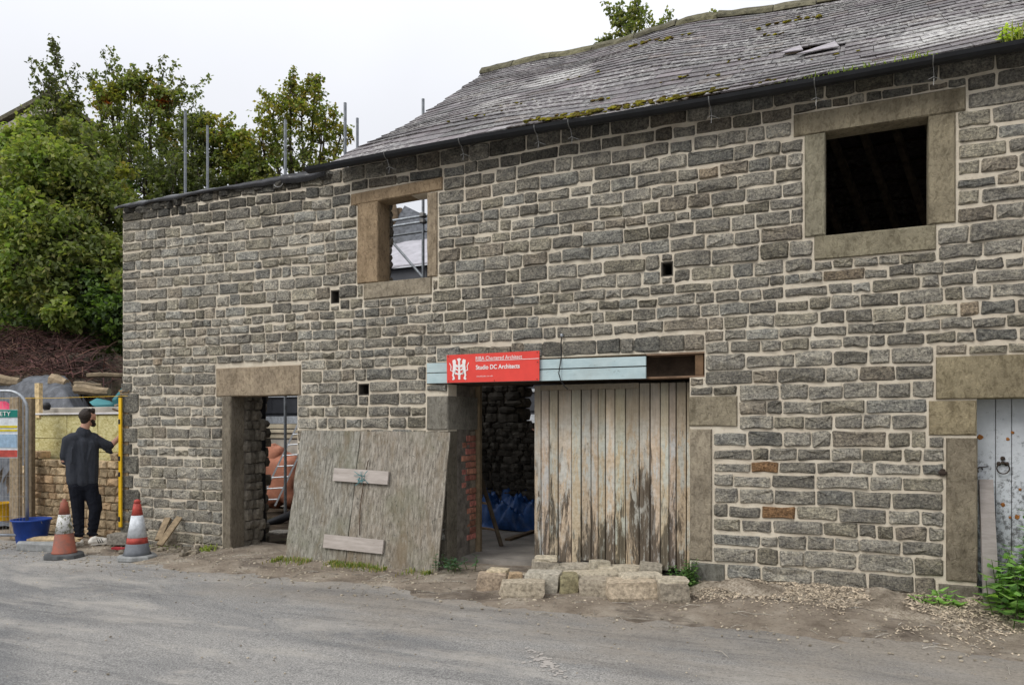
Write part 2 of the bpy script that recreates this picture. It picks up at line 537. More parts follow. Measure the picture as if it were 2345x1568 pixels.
c = n.mix(n.ramp(n.noise(30, 5, .9), [(.36, .75), (.46, 0.0)]), c, n.mix(1.0, c, (.45, .45, .45), 'MULTIPLY'))
spk = n.ramp(n.vor(42), [(.10, .8), (.22, 0.0)])
c = n.mix(n.math('MULTIPLY', spk, n.ramp(n.noise(8, 3), [(.4, .1), (.65, .8)])), c, (.36, .345, .32))
dk = n.ramp(n.noise(13, 5, .8), [(.26, .7), (.36, 0.0)])
c = n.mix(dk, c, (.07, .068, .065))
MAT["asphalt"] = n.out(c, .92, n.bump(n.math('ADD', g, n.math('MULTIPLY', g2, .8)), .6, .007), spec=.2)

n = N("dirt")
p = n.pos
a = n.noise(2.2, 6, .7); g = n.noise(38, 6, .8); f = n.noise(130, 4, .75)
c = n.ramp(a, [(.30, (.16, .128, .098)), (.5, (.29, .243, .19)), (.70, (.43, .38, .31))])
c = n.mix(n.ramp(g, [(.28, .85), (.46, 0.0)]), c, (.075, .06, .045))
c = n.mix(n.ramp(g, [(.56, 0.0), (.68, .7)]), c, (.38, .335, .27))
c = n.mix(n.ramp(f, [(.60, 0.0), (.7, .6)]), c, (.46, .42, .36))
tar = n.ramp(n.noise(1.3, 5, .7, n.sc(p, (.6, 1.6, 1)), .6), [(.52, 0.0), (.62, .8)])
c = n.mix(tar, c, n.mix(1.0, c, (.42, .41, .42), 'MULTIPLY'))
MAT["dirt"] = n.out(c, .97, n.bump(n.math('ADD', g, n.math('MULTIPLY', f, .4)), .9, .02), spec=.1)

n = N("bank_earth")
a = n.noise(1.4, 6, .7, n.sc(n.pos, (1, 1, 2.2))); g = n.noise(16, 6, .8)
c = n.ramp(a, [(.36, (.03, .024, .018)), (.5, (.085, .064, .046)), (.62, (.16, .12, .085))])
c = n.mix(n.ramp(g, [(.3, .8), (.48, 0.0)]), c, (.02, .02, .015))
c = n.mix(n.ramp(n.noise(2.2, 4), [(.55, 0.0), (.7, .6)]), c, (.04, .06, .02))
MAT["bank_earth"] = n.out(c, .97, n.bump(g, 1.0, .06), spec=.1)

n = N("spoil")
a = n.noise(26, 6, .8); d = n.noise(3.2, 5, .7)
c = n.ramp(a, [(.30, (.10, .08, .06)), (.44, (.30, .25, .19)), (.55, (.50, .43, .34)), (.7, (.64, .57, .47))])
c = n.mix(n.ramp(d, [(.50, 0.0), (.62, .75)]), c, n.mix(1.0, c, (.35, .33, .31), 'MULTIPLY'))
MAT["spoil"] = n.out(c, .97, n.bump(a, 1.0, .03), spec=.1)

simple("concrete", (.23, .21, .185), .9, var=.35, scale=3, bump=.5, bscale=60, bdist=.006)
simple("straw", (.46, .395, .31), .9, var=.45, scale=25, bump=.5)
simple("field_stone", (.42, .385, .325), .93, var=.5, scale=30, bump=1.0, bscale=42, bdist=.014)
simple("brick", (.38, .165, .115), .9, var=.5, scale=18, bump=.6, bscale=60, bdist=.006)
simple("grey_render", (.25, .215, .165), .93, var=.55, scale=9, bump=.7, bscale=40, bdist=.01)

# -- things
simple("red_sign", (.70, .062, .047), .42, var=.10, scale=5, bump=.03)
simple("sign_white", (.80, .76, .74), .5, var=.05)
simple("level_yellow", (.75, .46, .015), .42, var=.12)
simple("black_plastic", (.014, .014, .016), .5, var=.3)
simple("grey_rubber", (.085, .088, .09), .8, var=.35, scale=10)
n = N("cone_orange_worn")
c = n.mix(n.ramp(n.noise(9, 6, .75), [(.42, 0.0), (.62, .9)]), (.30, .09, .055), (.17, .085, .065))
MAT["cone_orange_worn"] = n.out(c, .65, n.bump(n.noise(40), .2, .003))
n = N("cone_white_worn")
c = n.mix(n.ramp(n.noise(15, 6, .8), [(.50, 0.0), (.57, 1.0)]), (.62, .62, .60), (.17, .17, .11))
MAT["cone_white_worn"] = n.out(c, .6, n.bump(n.noise(40), .2, .003))
simple("cone_red", (.40, .065, .05), .6, var=.35, scale=18)
simple("cone_white", (.60, .63, .66), .5, var=.28, scale=16)
simple("cone_grey", (.14, .15, .165), .7, var=.25)
simple("concrete_foot", (.25, .255, .25), .9, var=.3)
n = N("mineral_wool")
a = n.noise(12, 6, .75, n.sc(n.pos, (1, 1, 1.6)), 1.2); g = n.noise(60, 5, .8)
c = n.ramp(a, [(.32, (.28, .23, .08)), (.46, (.54, .48, .22)), (.66, (.76, .71, .42))])
c = n.mix(n.ramp(g, [(.26, .6), (.4, 0.0)]), c, (.26, .20, .05))
MAT["mineral_wool"] = n.out(c, .97, n.bump(n.math('ADD', a, n.math('MULTIPLY', g, .5)), .8, .02), spec=.05)
simple("buff_stone", (.54, .43, .285), .93, var=.4, scale=12, bump=1.0, bscale=45, bdist=.014)
simple("buff_mortar", (.32, .255, .17), .95, var=.35, scale=8, bump=.6)
simple("post_timber", (.27, .215, .145), .9, var=.4, scale=18, bump=.5)
simple("tarp_blue", (.022, .075, .23), .38, var=.45, scale=8, bump=.2)
simple("tarp_grey", (.10, .107, .12), .6, var=.5, scale=9, bump=.4, bscale=14, bdist=.02)
simple("tarp_teal", (.055, .22, .235), .55, var=.15, scale=3)
simple("bag_orange", (.38, .16, .10), .85, var=.25, scale=4, bump=.4, bscale=14, bdist=.02)
simple("aluminium", (.62, .64, .66), .38, metal=.6, var=.1)
simple("dark_cladding", (.06, .063, .07), .6, var=.2, scale=3)
simple("pale_membrane", (.40, .39, .42), .6, var=.2, scale=4)
simple("pale_render", (.40, .37, .32), .85, var=.3, scale=3)
simple("bucket_blue", (.012, .05, .26), .45, var=.2)
simple("bucket_grey", (.13, .145, .17), .6, var=.25)
simple("bucket_yellow", (.62, .36, .01), .45, var=.2)
simple("trowel_red", (.35, .03, .04), .5)
simple("pink_plastic", (.62, .05, .12), .5)
simple("sign_green", (.01, .19, .15), .5, var=.1)
simple("sign_pale", (.62, .66, .68), .5, var=.2, scale=18)
simple("sign_yellow", (.62, .50, .02), .5, var=.2)
simple("sign_blue", (.28, .40, .52), .5, var=.25, scale=14)
simple("skin", (.50, .28, .20), .55, var=.12, scale=20, bump=.1, tint=False)
simple("hair", (.028, .019, .014), .6, var=.4, scale=60, bump=.8, bscale=120, bdist=.01, tint=False)
n = N("dark_cotton")
fold = n.noise(7, 3, .5, n.sc(n.pos, (2.2, 2.2, .5)), .8)
c = n.mix(n.noise(40, 4, .7), (.030, .034, .043), (.062, .067, .08))
c = n.mix(n.ramp(fold, [(.35, .55), (.5, 0.0)]), c, (.022, .024, .031))
MAT["dark_cotton"] = n.out(c, .9, n.bump(n.math('ADD', n.math('MULTIPLY', fold, 3.0), n.noise(300, 2)), .5, .018), spec=.1)
n = N("black_joggers")
fold = n.noise(9, 3, .5, n.sc(n.pos, (1.2, 1.2, 1.0)), 1.0)
c = n.mix(n.noise(40, 4, .7), (.007, .008, .012), (.016, .018, .025))
MAT["black_joggers"] = n.out(c, .9, n.bump(fold, .6, .04), spec=.1)
simple("shoe_white", (.72, .69, .62), .6, var=.2, tint=False)
simple("bark", (.085, .07, .052), .95, var=.45, scale=12, bump=1.0, bscale=26, bdist=.03)
simple("twig", (.115, .062, .05), .9, var=.4, scale=6)
simple("log_wood", (.25, .20, .14), .92, var=.45, scale=9, bump=.8, bscale=30, bdist=.015)

n = N("leaf")
t = n.tint()
c = n.mix(1.0, t, n.ramp(n.noise(6, 3), [(.3, .75), (.7, 1.25)]), 'MULTIPLY')
c = n.mix(1.0, c, (2.05, 1.85, 1.85), 'MULTIPLY')
n.out(c, .62, None, spec=.25)
tr = n.new("BsdfTranslucent"); n.set(tr.inputs["Color"], n.mix(1.0, c, (1.3, 1.5, .6), 'MULTIPLY'))
ms = n.new("MixShader"); ms.inputs[0].default_value = .42
n.t.links.new(n.b.outputs[0], ms.inputs[1]); n.t.links.new(tr.outputs[0], ms.inputs[2])
n.t.links.new(ms.outputs[0], n.o.inputs[0])
MAT["leaf"] = n.m

# ================================================================== GROUND, ROAD, HILLSIDE
def road_z(x, y):
    return 0.012*min(x, 0) + 0.006*max(x, 0)*0 - 0.010*max(0, -2.0 - y)*0.3

def bank_d(x, y):
    return (x + 10.2)*(-.6) + (y - .9)*(-.8)

def prof(t):
    ks = [(0,-.1),(11.2,.3),(11.9,1.75),(13.0,2.1),(14.0,2.45),(17,3.5),(20,5.0),(26,8.0),(40,12.0),(90,16.0)]
    for (a, za), (b, zb) in zip(ks, ks[1:]):
        if t <= b: return za + (zb-za)*(t-a)/(b-a)
    return ks[-1][1]

def terr(x, y):
    base = road_z(x, y) - .02
    t = -SN*x + CS*(y + 7.1)
    w = sstep(0.0, 1.2, bank_d(x, y)) * sstep(.55, 1.25, y)
    h = base + w*(prof(t) - base)
    hill = sstep(10.5, 15, y)*(2.6 + .22*max(0, y-13))
    h = max(h, base + min(hill, 18))
    if w > .3 or y > 12:
        h += .12*nz(x*.9, y*.9) + .07*nz(x*2.3, y*2.3, 4)
    return h

gx = steps((-400,-60,20),(-60,-26,2),(-26,-8.6,.3),(-8.6,6,.9),(6,40,4),(40,300,20))
gy = steps((-300,-40,20),(-40,-4,3),(-4,.4,.7),(.4,12,.3),(12,40,2),(40,400,24))
ground = grid_mesh("ground", gx, gy, lambda x, y: terr(x, y) - (.03 if y < .6 else 0), MAT["bank_earth"])
tag(ground, kind="structure")

rx = steps((-90,-16,4),(-16,6,.3),(6,60,4)); ry = steps((-30,-9,3),(-9,-.4,.2))
road = grid_mesh("road", rx, ry, lambda x, y: road_z(x, y) + .012*nz(x*.35, y*.5) + .004*nz(x*2, y*2), MAT["asphalt"])
tag(road, kind="structure")

def verge_z(x, y):
    near = .055*sstep(-9.6, -7.6, x) - .0*x
    k = sstep(-1.8 - .25*max(-1, min(1, (x+3)/4)), -.35, y)
    z = road_z(x, y) - .05 + k*(.05 + near) + .03*nz(x*.8, y*1.2, 2)*(.4+k) + .022*nz(x*2.6, y*3.1, 5) + .010*nz(x*8, y*8, 7)
    return z
vx = steps((-14,-11,.25),(-11,2.6,.06),(2.6,6,.4)); vy = steps((-1.95,.62,.055))
verge = grid_mesh("verge", vx, vy, verge_z, MAT["dirt"])
tag(verge, kind="structure")

def onV(u, v):
    """where a line of sight meets the verge or the road"""
    z = 0.0
    for _ in range(12):
        p = onZ(u, v, z)
        zz = max(verge_z(p.x, p.y) if -1.95 < p.y < .6 else -9, road_z(p.x, p.y))
        z += .6*(zz-z)
    return onZ(u, v, z)

# ================================================================== THE BARN
barn = empty("barn", (-4.0, 0, 0), "long grey stone barn with mossy slate roof and cream pointed joints, its left end roofless", "barn")
rng = random.Random(11)
WT = .19

def xr(u): return onY(u, 900).x
def zr(u, v): return onY(u, v).z
def rect(u0, u1, uc, v0, v1):
    return [xr(u0), xr(u1), zr(uc, v1), zr(uc, v0)]

# name: (x0,x1,z0,z1)
D = {}
D['sw_lintel'] = rect(803, 1015, 909, 424, 453)
D['sw_jamb_l'] = rect(818, 866, 842, 461, 646)
D['sw_open']   = rect(866, 980, 923, 453, 642)
D['sw_jamb_r'] = rect(980, 1003, 990, 442, 637)
D['sw_sill']   = rect(832, 990, 911, 643, 681)
D['ld_lintel'] = rect(495, 690, 592, 838, 905)
D['ld_jamb_l'] = rect(510, 530, 520, 906, 1262)
D['ld_open']   = rect(530, 681, 605, 905, 1300)
D['gd_beam']   = rect(977, 1613, 1290, 818, 872)
D['gd_open']   = rect(1026, 1579, 1300, 871, 1400)
D['gd_block_l'] = rect(977, 1026, 1000, 905, 985)
D['gd_block_r'] = rect(1579, 1690, 1634, 905, 977)
D['gd_jamb_r'] = rect(1581, 1632, 1607, 980, 1284)
D['gd_base_r'] = rect(1584, 1661, 1624, 1287, 1375)
D['rw_lintel'] = rect(1815, 2213, 2014, 230, 283)
D['rw_jamb_l'] = rect(1840, 1888, 1864, 298, 541)
D['rw_open']   = rect(1888, 2127, 2007, 283, 530)
D['rw_jamb_r'] = rect(2127, 2190, 2158, 256, 517)
D['rw_sill']   = rect(1862, 2145, 2003, 530, 586)
D['rd_lintel'] = rect(2140, 2440, 2242, 812, 911)
D['rd_block_l'] = rect(2124, 2234, 2178, 915, 998)
D['rd_jamb_l'] = rect(2163, 2236, 2200, 1000, 1332)
D['rd_base_l'] = rect(2146, 2240, 2192, 1336, 1420)
D['rd_open']   = [xr(2236), 1.95, -.3, zr(2242, 911)]
D['hole_a'] = rect(757, 777, 767, 664, 695)
D['hole_b'] = rect(820, 845, 832, 878, 905)
D['hole_c'] = rect(1513, 1541, 1527, 599, 633)
# snap neighbours so they butt
for w, l, o, r_, s_ in (('sw','sw_jamb_l','sw_open','sw_jamb_r','sw_sill'), ('rw','rw_jamb_l','rw_open','rw_jamb_r','rw_sill')):
    D[o][2] = D[s_][3]; D[o][3] = D[w+'_lintel'][2]
    for q in (l, r_): D[q][2] = D[s_][3] if q == r_ else min(D[q][2], D[s_][3]); D[q][3] = D[w+'_lintel'][2]
D['gd_open'][3] = D['gd_beam'][2]
D['rd_block_l'][3] = min(D['rd_block_l'][3], D['rd_lintel'][2]); D['ld_open'][3] = D['ld_lintel'][2]
D['rd_open'][3] = D['rd_lintel'][2]; D['rd_lintel'][1] = 2.25
D['rd_jamb_r'] = [1.95, 2.25, -.3, D['rd_lintel'][2]]
OPEN = ['sw_open','ld_open','gd_beam','gd_open','rw_open','rd_open','hole_a','hole_b','hole_c']
XL, XR_, ZB, ZT = -9.38, 4.2, -.3, 4.62

# ---- wall core (mortar), openings left out, only outer faces built
xs = sorted({XL, XR_} | {D[k][i] for k in OPEN for i in (0, 1)})
zs = sorted({ZB, ZT} | {D[k][i] for k in OPEN for i in (2, 3)})
xs = sorted({XL, XR_} | {x for x in xs if XL < x < XR_}); zs = sorted({z for z in zs if ZB <= z <= ZT} | {ZB, ZT})
def solid(i, j):
    if not (0 <= i < len(xs)-1 and 0 <= j < len(zs)-1): return False
    cx, cz = (xs[i]+xs[i+1])/2, (zs[j]+zs[j+1])/2
    return not any(D[k][0] < cx < D[k][1] and D[k][2] < cz < D[k][3] for k in OPEN)
core = MB()
for i in range(len(xs)-1):
    for j in range(len(zs)-1):
        if not solid(i, j): continue
        x0, x1, z0, z1 = xs[i], xs[i+1], zs[j], zs[j+1]
        core.add([(x0,0,z0),(x1,0,z0),(x1,0,z1),(x0,0,z1)], [(0,1,2,3)])
        core.add([(x0,WT,z0),(x1,WT,z0),(x1,WT,z1),(x0,WT,z1)], [(3,2,1,0)])
        if not solid(i-1, j): core.add([(x0,0,z0),(x0,WT,z0),(x0,WT,z1),(x0,0,z1)], [(3,2,1,0)])
        if not solid(i+1, j): core.add([(x1,0,z0),(x1,WT,z0),(x1,WT,z1),(x1,0,z1)], [(0,1,2,3)])
        if not solid(i, j-1): core.add([(x0,0,z0),(x1,0,z0),(x1,WT,z0),(x0,WT,z0)], [(3,2,1,0)])
        if not solid(i, j+1): core.add([(x0,0,z1),(x1,0,z1),(x1,WT,z1),(x0,WT,z1)], [(0,1,2,3)])
wall = core.build("front_wall", MAT["lime_mortar"], barn)
# inner leaf of rubble behind it, its openings a little higher than the dressed ones
OPEN2 = {k: list(D[k]) for k in OPEN}
for k in ('sw_open', 'rw_open'): OPEN2[k][3] += .35; OPEN2[k][1] += .10
OPEN2['sw_open'][0] -= .35; OPEN2['rw_open'][0] -= .08; OPEN2['ld_open'][3] += .12; OPEN2['rd_open'][3] += .1
xs2 = sorted({XL+.01, XR_-.01} | {OPEN2[k][i] for k in OPEN for i in (0, 1)}); xs2 = [x for x in xs2 if XL < x < XR_]
zs2 = sorted({ZB, ZT-.06} | {OPEN2[k][i] for k in OPEN for i in (2, 3) if ZB < OPEN2[k][i] < ZT-.06})
leaf = MB()
for x0, x1 in zip(xs2, xs2[1:]):
    for z0, z1 in zip(zs2, zs2[1:]):
        cx, cz = (x0+x1)/2, (z0+z1)/2
        if not any(q[0] < cx < q[1] and q[2] < cz < q[3] for q in OPEN2.values()):
            leaf.box((x0, WT+.003, z0), (x1, .5, z1))
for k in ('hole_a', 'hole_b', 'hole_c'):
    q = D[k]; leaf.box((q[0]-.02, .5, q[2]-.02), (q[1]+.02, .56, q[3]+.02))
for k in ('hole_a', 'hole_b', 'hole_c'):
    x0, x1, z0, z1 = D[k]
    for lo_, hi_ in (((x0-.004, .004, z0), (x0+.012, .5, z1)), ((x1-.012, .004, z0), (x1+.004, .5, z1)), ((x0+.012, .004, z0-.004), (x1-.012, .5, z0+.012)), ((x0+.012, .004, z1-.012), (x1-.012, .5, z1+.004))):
        leaf.box(lo_, hi_, (.5,)*3)  # dark lining added to paint the shade inside the putlog holes
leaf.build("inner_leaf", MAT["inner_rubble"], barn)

# ---- walling stones
def stone_tint(x, z):
    k = rng.random()
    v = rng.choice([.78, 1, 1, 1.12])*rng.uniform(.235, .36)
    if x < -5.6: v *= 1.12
    if z > 4.3: v *= rng.uniform(.45, .75)      # top courses darker: soot, plus the eaves' shade painted into the tint
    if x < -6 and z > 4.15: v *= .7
    if k < .66:   t = (1.05, 1.0, .92)
    elif k < .82: t = (1.06, .99, .85)
    elif k < .93: t = (1.0, .99, .95)
    elif k < .994: t = (1.08, .97, .84)
    else:
        v *= .85; t = (1.18, .98, .78)
    return (v*t[0], v*t[1], v*t[2])

def wall_stone(mb, x0, x1, za0, za1, zb0, zb1, tint, Y=0.0, depth_=1.0):
    """rock-faced block; left edge runs za0..za1 and right edge zb0..zb1 (50 triangles)"""
    w, h = x1-x0, min(za1-za0, zb1-zb0)
    c = min(w, h)*rng.uniform(.06, .15)
    j = lambda s=.009: rng.uniform(-s, s)
    def zlo(x): return za0 + (zb0-za0)*(x-x0)/w
    def zhi(x): return za1 + (zb1-za1)*(x-x0)/w
    xm, xm2 = x0+w*rng.uniform(.35,.65), x0+w*rng.uniform(.35,.65)
    def C(): return c*rng.uniform(.4, 1.35)
    pts = [(x0+C(), zlo(x0)+j()*.6), (xm, zlo(xm)+j()), (x1-C(), zlo(x1)+j()*.6), (x1+j()*.6, zlo(x1)+C()), (x1+j()*.6, zhi(x1)-C()),
           (x1-C(), zhi(x1)+j()*.6), (xm2, zhi(xm2)+j()), (x0+C(), zhi(x0)+j()*.6), (x0+j()*.6, zhi(x0)-C()), (x0+j()*.6, zlo(x0)+C())]
    cx, cz = (x0+x1)/2, (zlo((x0+x1)/2)+zhi((x0+x1)/2))/2
    n_ = len(pts)
    vs = [(px, Y+.04, pz) for px, pz in pts]
    vs += [(px, Y-.002*depth_+rng.uniform(-.004, .003), pz) for px, pz in pts]
    ins = min(.015, h*.16)
    for px, pz in pts:
        dx, dz = cx-px, cz-pz
        L = math.hypot(dx, dz) or 1
        k = ins*rng.uniform(.6, 1.5)/L
        vs.append((px+dx*k, Y-depth_*rng.uniform(.010, .030), pz+dz*k))
    vs.append((cx+w*rng.uniform(-.22, .22), Y-depth_*rng.uniform(.012, .036), cz+j(.012)))
    fs = []
    for r_ in (0, 1):
        for k in range(n_):
            k2 = (k+1) % n_
            fs.append((r_*n_+k, r_*n_+k2, (r_+1)*n_+k2, (r_+1)*n_+k))
    for k in range(n_):
        fs.append((2*n_+k, 2*n_+(k+1) % n_, 3*n_))
    mb.add(vs, fs, tint)

def lift(x, z):
    a = -.03*(x+5.8)*clamp((z-1)/3) if x < -5.8 else 0.0
    return a + .016*nz(x*.45, z*.9, 3.3) + .008*nz(x*1.7, z*2.2, 8.1)

courses = [ZB]
while courses[-1] < ZT - .02:
    courses.append(courses[-1] + rng.choice([.106, .116, .124, .130, .136, .146, .158]))
while ZT - courses[-2] < .10: courses.pop(-2)
courses[-1] = ZT
D['band'] = [xr(1000), xr(1612), D['gd_beam'][3]+.012, D['gd_beam'][3]+.165]
QUO = []
zq = -.05
for wq_, hq_ in ((.34,.26),(.30,.16),(.36,.30),(.22,.20),(.33,.27),(.20,.17),(.30,.22),(.19,.2),(.33,.28),(.2,.15)):
    D['quoin%d' % len(QUO)] = [XL-.03, XL+wq_, zq, zq+hq_]; QUO.append('quoin%d' % len(QUO)); zq += hq_
BLOCK = [k for k in D]
stones = []           # (screen size, builder)
RUST = [(onY(1765, 1083, 0).x, onY(1765, 1083, 0).z), (onY(1748, 1178, 0).x, onY(1748, 1178, 0).z)]
def fill(xa, xb, lo, hi, zmid, gapk=1.0, dark=1.0):
    """stones from xa to xb between the curves lo(x), hi(x)"""
    gap = rng.uniform(.016, .024)*gapk
    x = xa + gap*.6
    while x < xb - .05:
        hgt = hi(x) - lo(x)
        L = hgt*rng.choice([1.0, 1.4, 1.6, 1.8, 2.0, 2.3, 2.8]) * rng.uniform(.9, 1.15)
        L = clamp(L, .12, .42)
        e = x + L
        if xb - e < .12: e = xb - gap*.6
        e = min(e, xb - gap*.6)
        if e - x > .045:
            g2 = gap*.55
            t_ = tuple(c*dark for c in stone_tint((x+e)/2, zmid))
            if any(x < q[0] < e and abs(q[1]-(lo(x)+hi(x))/2) < (hi(x)-lo(x))/2 for q in RUST): t_ = (.27, .165, .095)
            mb = MB()
            dz = [rng.uniform(-.006, .006) for _ in range(4)]
            l0, l1 = lo(x)+g2+dz[0], lo(e)+g2+dz[1]
            h0, h1 = hi(x)-g2+dz[2], hi(e)-g2+dz[3]
            if rng.random() < .12: h0 -= .018; h1 -= .018
            if min(h0-l0, h1-l1) > .035:
                wall_stone(mb, x, e, l0, h0, l1, h1, t_, depth_=rng.uniform(.75, 1.25))
                m_ = ((x+e)/2, 0.0, (l0+h0)/2)
                t = depth(m_)
                u = CU + FD*((m_[0]*CS + (m_[1]+7.1)*SN)/t)
                vis = -30 < u < 2380
                stones.append(((e-x)*(h0-l0)/t/t * (1 if vis else .001), mb, m_))
        x = e + gap*rng.uniform(.45, .95)

for ci in range(len(courses)-1):
    z0, z1 = courses[ci], courses[ci+1]
    near = [D[k] for k in BLOCK if D[k][3] > z0-.06 and D[k][2] < z1+.06]
    bx = sorted({XL, XR_} | {clamp(q[i], XL, XR_) for q in near for i in (0, 1)})
    segs = []
    for xa, xb in zip(bx, bx[1:]):
        if xb - xa < .004: continue
        xm = (xa+xb)/2
        lz, hz = z0 + lift(xm, z0), z1 + lift(xm, z1)
        hz = min(hz, ZT)
        free = [(lz, hz)]
        for q in near:
            if q[0] < xm < q[1]:
                nf = []
                for a_, b_ in free:
                    if q[3] <= a_ or q[2] >= b_: nf.append((a_, b_)); continue
                    if q[2] - a_ > .05: nf.append((a_, q[2]))
                    if b_ - q[3] > .05: nf.append((q[3], b_))
                free = nf
        if free:
            a_, b_ = max(free, key=lambda f: f[1]-f[0])
            key = (None if abs(a_-lz) < 1e-6 else a_, None if abs(b_-hz) < 1e-6 else b_)
            if b_ - a_ > .05:
                if segs and segs[-1][1] == xa and segs[-1][2] == key: segs[-1][1] = xb
                else: segs.append([xa, xb, key])
    for xa, xb, (ka, kb) in segs:
        lo = (lambda x, k=ka: (z0 + lift(x, z0)) if k is None else k)
        hi = (lambda x, k=kb: min((z1 + lift(x, z1)), ZT) if k is None else k)
        fill(xa, xb, lo, hi, (z0+z1)/2)
fill(D['band'][0], D['band'][1], lambda x: D['band'][2]+.004*math.sin(x*5), lambda x: D['band'][3]+.004*math.sin(x*3), 2.2, .35, .85)
for q in QUO:
    x0, x1, z0, z1 = D[q]; mb = MB(); k = rng.uniform(.15, .24)
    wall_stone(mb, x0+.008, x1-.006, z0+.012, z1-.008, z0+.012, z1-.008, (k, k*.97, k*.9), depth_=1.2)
    stones.append((1.0, mb, ((x0+x1)/2, 0.0, (z0+z1)/2)))
stones.sort(key=lambda s: -s[0])
for _, mb, m_ in stones[:300]:
    mb.build("stone", MAT["gritstone"], wall, smooth=False, origin=m_)
rest = MB()
for _, mb, m_ in stones[300:]:
    rest.add(mb.v, mb.f, (1, 1, 1)); rest.c[-len(mb.v):] = mb.c
rest.build("stones", MAT["gritstone"], wall, kind="stuff")
print("walling stones", len(stones))

# ---- dressed stones
def dressed(name, key, tint, y0=-.022, y1=.188, bev=.014, shrink=.008, tilt=0.0, nx=5, nzv=3):
    x0, x1, z0, z1 = D[key]
    sh = [shrink]*4                     # left, right, bottom, top; the sides that face an opening stand a little proud of the core
    side = {'lintel': 2, 'sill': 3}.get(key.split('_')[1])
    if side is None: side = 0 if key.endswith('_r') else 1
    sh[side] = -.005
    if key.startswith('rd_jamb_r'): sh[0] = -.005
    x0 += sh[0]; x1 -= sh[1]; z0 += sh[2]; z1 -= sh[3]
    z0 = max(z0, -.25)
    mb = MB()
    # front face as a slightly uneven grid, bevelled to the sides
    def jit(s): return rng.uniform(-s, s)
    cols, rows = nx, nzv
    fv = {}
    vs, fs = [], []
    for j in range(rows+1):
        for i in range(cols+1):
            fx, fz = i/cols, j/rows
            edge = i in (0, cols) or j in (0, rows)
            x = x0 + bev*.7 + (x1-x0-1.4*bev)*fx + jit(.006); z = z0 + bev*.7 + (z1-z0-1.4*bev)*fz + jit(.006) + tilt*(fx-.5)
            fv[i, j] = len(vs); vs.append((x, y0 + jit(.004), z))
    ring = [(i, 0) for i in range(cols)] + [(cols, j) for j in range(rows)] + [(i, rows) for i in range(cols, 0, -1)] + [(0, j) for j in range(rows, 0, -1)]
    for j in range(rows):
        for i in range(cols):
            fs.append((fv[i, j], fv[i+1, j], fv[i+1, j+1], fv[i, j+1]))
    r1, r2 = [], []
    for (i, j) in ring:
        fx, fz = i/cols, j/rows
        X = x0 + (x1-x0)*fx + jit(.004)*(0 < i < cols); Z = z0 + (z1-z0)*fz + jit(.004)*(0 < j < rows) + tilt*(fx-.5)
        r1.append(len(vs)); vs.append((X, y0 + bev, Z))
        r2.append(len(vs)); vs.append((X, y1, Z))
    m_ = len(ring)
    for k in range(m_):
        k2 = (k+1) % m_
        fs.append((r1[k], r1[k2], fv[ring[k2]], fv[ring[k]]))
        fs.append((r2[k], r2[k2], r1[k2], r1[k]))
    fs.append(tuple(r2[::-1]))
    mb.add(vs, fs, tint)
    return mb.build(name, MAT["dressed_stone"], barn, origin=((x0+x1)/2, 0, z0))
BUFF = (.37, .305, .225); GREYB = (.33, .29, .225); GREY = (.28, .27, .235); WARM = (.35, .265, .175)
dressed("lintel", 'sw_lintel', WARM, tilt=0.03)
dressed("jamb", 'sw_jamb_l', WARM, y1=.22, nzv=6)
dressed("jamb", 'sw_jamb_r', BUFF, y1=.22, nzv=6)
dressed("sill", 'sw_sill', GREYB)
dressed("lintel", 'ld_lintel', BUFF, y1=.22)
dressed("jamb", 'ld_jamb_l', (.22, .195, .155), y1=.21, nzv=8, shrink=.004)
dressed("corner_block", 'gd_block_l', GREY, y1=.72)
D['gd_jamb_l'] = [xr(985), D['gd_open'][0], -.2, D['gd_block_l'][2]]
dressed("jamb", 'gd_jamb_l', (.17, .155, .125), nzv=8)  # dark tint paints in the shade beside the leaning board
dressed("corner_block", 'gd_block_r', (.31, .275, .205))
dressed("jamb", 'gd_jamb_r', GREYB, nzv=8)
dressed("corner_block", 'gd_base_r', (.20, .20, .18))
dressed("lintel", 'rw_lintel', (.29, .255, .185), tilt=.0)
dressed("jamb", 'rw_jamb_l', (.285, .265, .20), nzv=6)
dressed("jamb", 'rw_jamb_r', (.30, .265, .19), nzv=6)
dressed("sill", 'rw_sill', (.28, .255, .185))
dressed("lintel", 'rd_lintel', (.30, .26, .175), nx=7)
dressed("corner_block", 'rd_block_l', (.31, .265, .175))
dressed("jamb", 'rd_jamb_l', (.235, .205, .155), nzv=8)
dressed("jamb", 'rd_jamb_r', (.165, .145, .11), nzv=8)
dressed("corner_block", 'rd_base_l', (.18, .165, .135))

# ---- rubble seen in the reveals
def rubble_face(mb, axis, at, a0, a1, z0, z1, size, rng_, tintf=None, proud=.05):
    """rough stones standing on the plane axis=at, spread over a0..a1 by z0..z1"""
    z = z0
    while z < z1 - .03:
        h = rng_.uniform(.7, 1.25)*size[1]
        a = a0 + rng_.uniform(-.05, 0)
        while a < a1 - .03:
            w = rng_.uniform(.6, 1.5)*size[0]
            v = rng_.uniform(.6, 1.25)
            ti = tintf() if tintf else (v, v*.97, v*.92)
            c = [0, 0, z + h/2]
            c[axis] = at; c[1-axis] = min(a + w/2, a1-.03)
            s = [w*1.02, w*1.02, h*1.02]; s[axis] = proud*rng_.uniform(1.4, 2.6)
            mb.rock(c, s, rng_, ti, seg=7, rings=4, rough=.12)
            a += w*1.03
        z += h*1.02

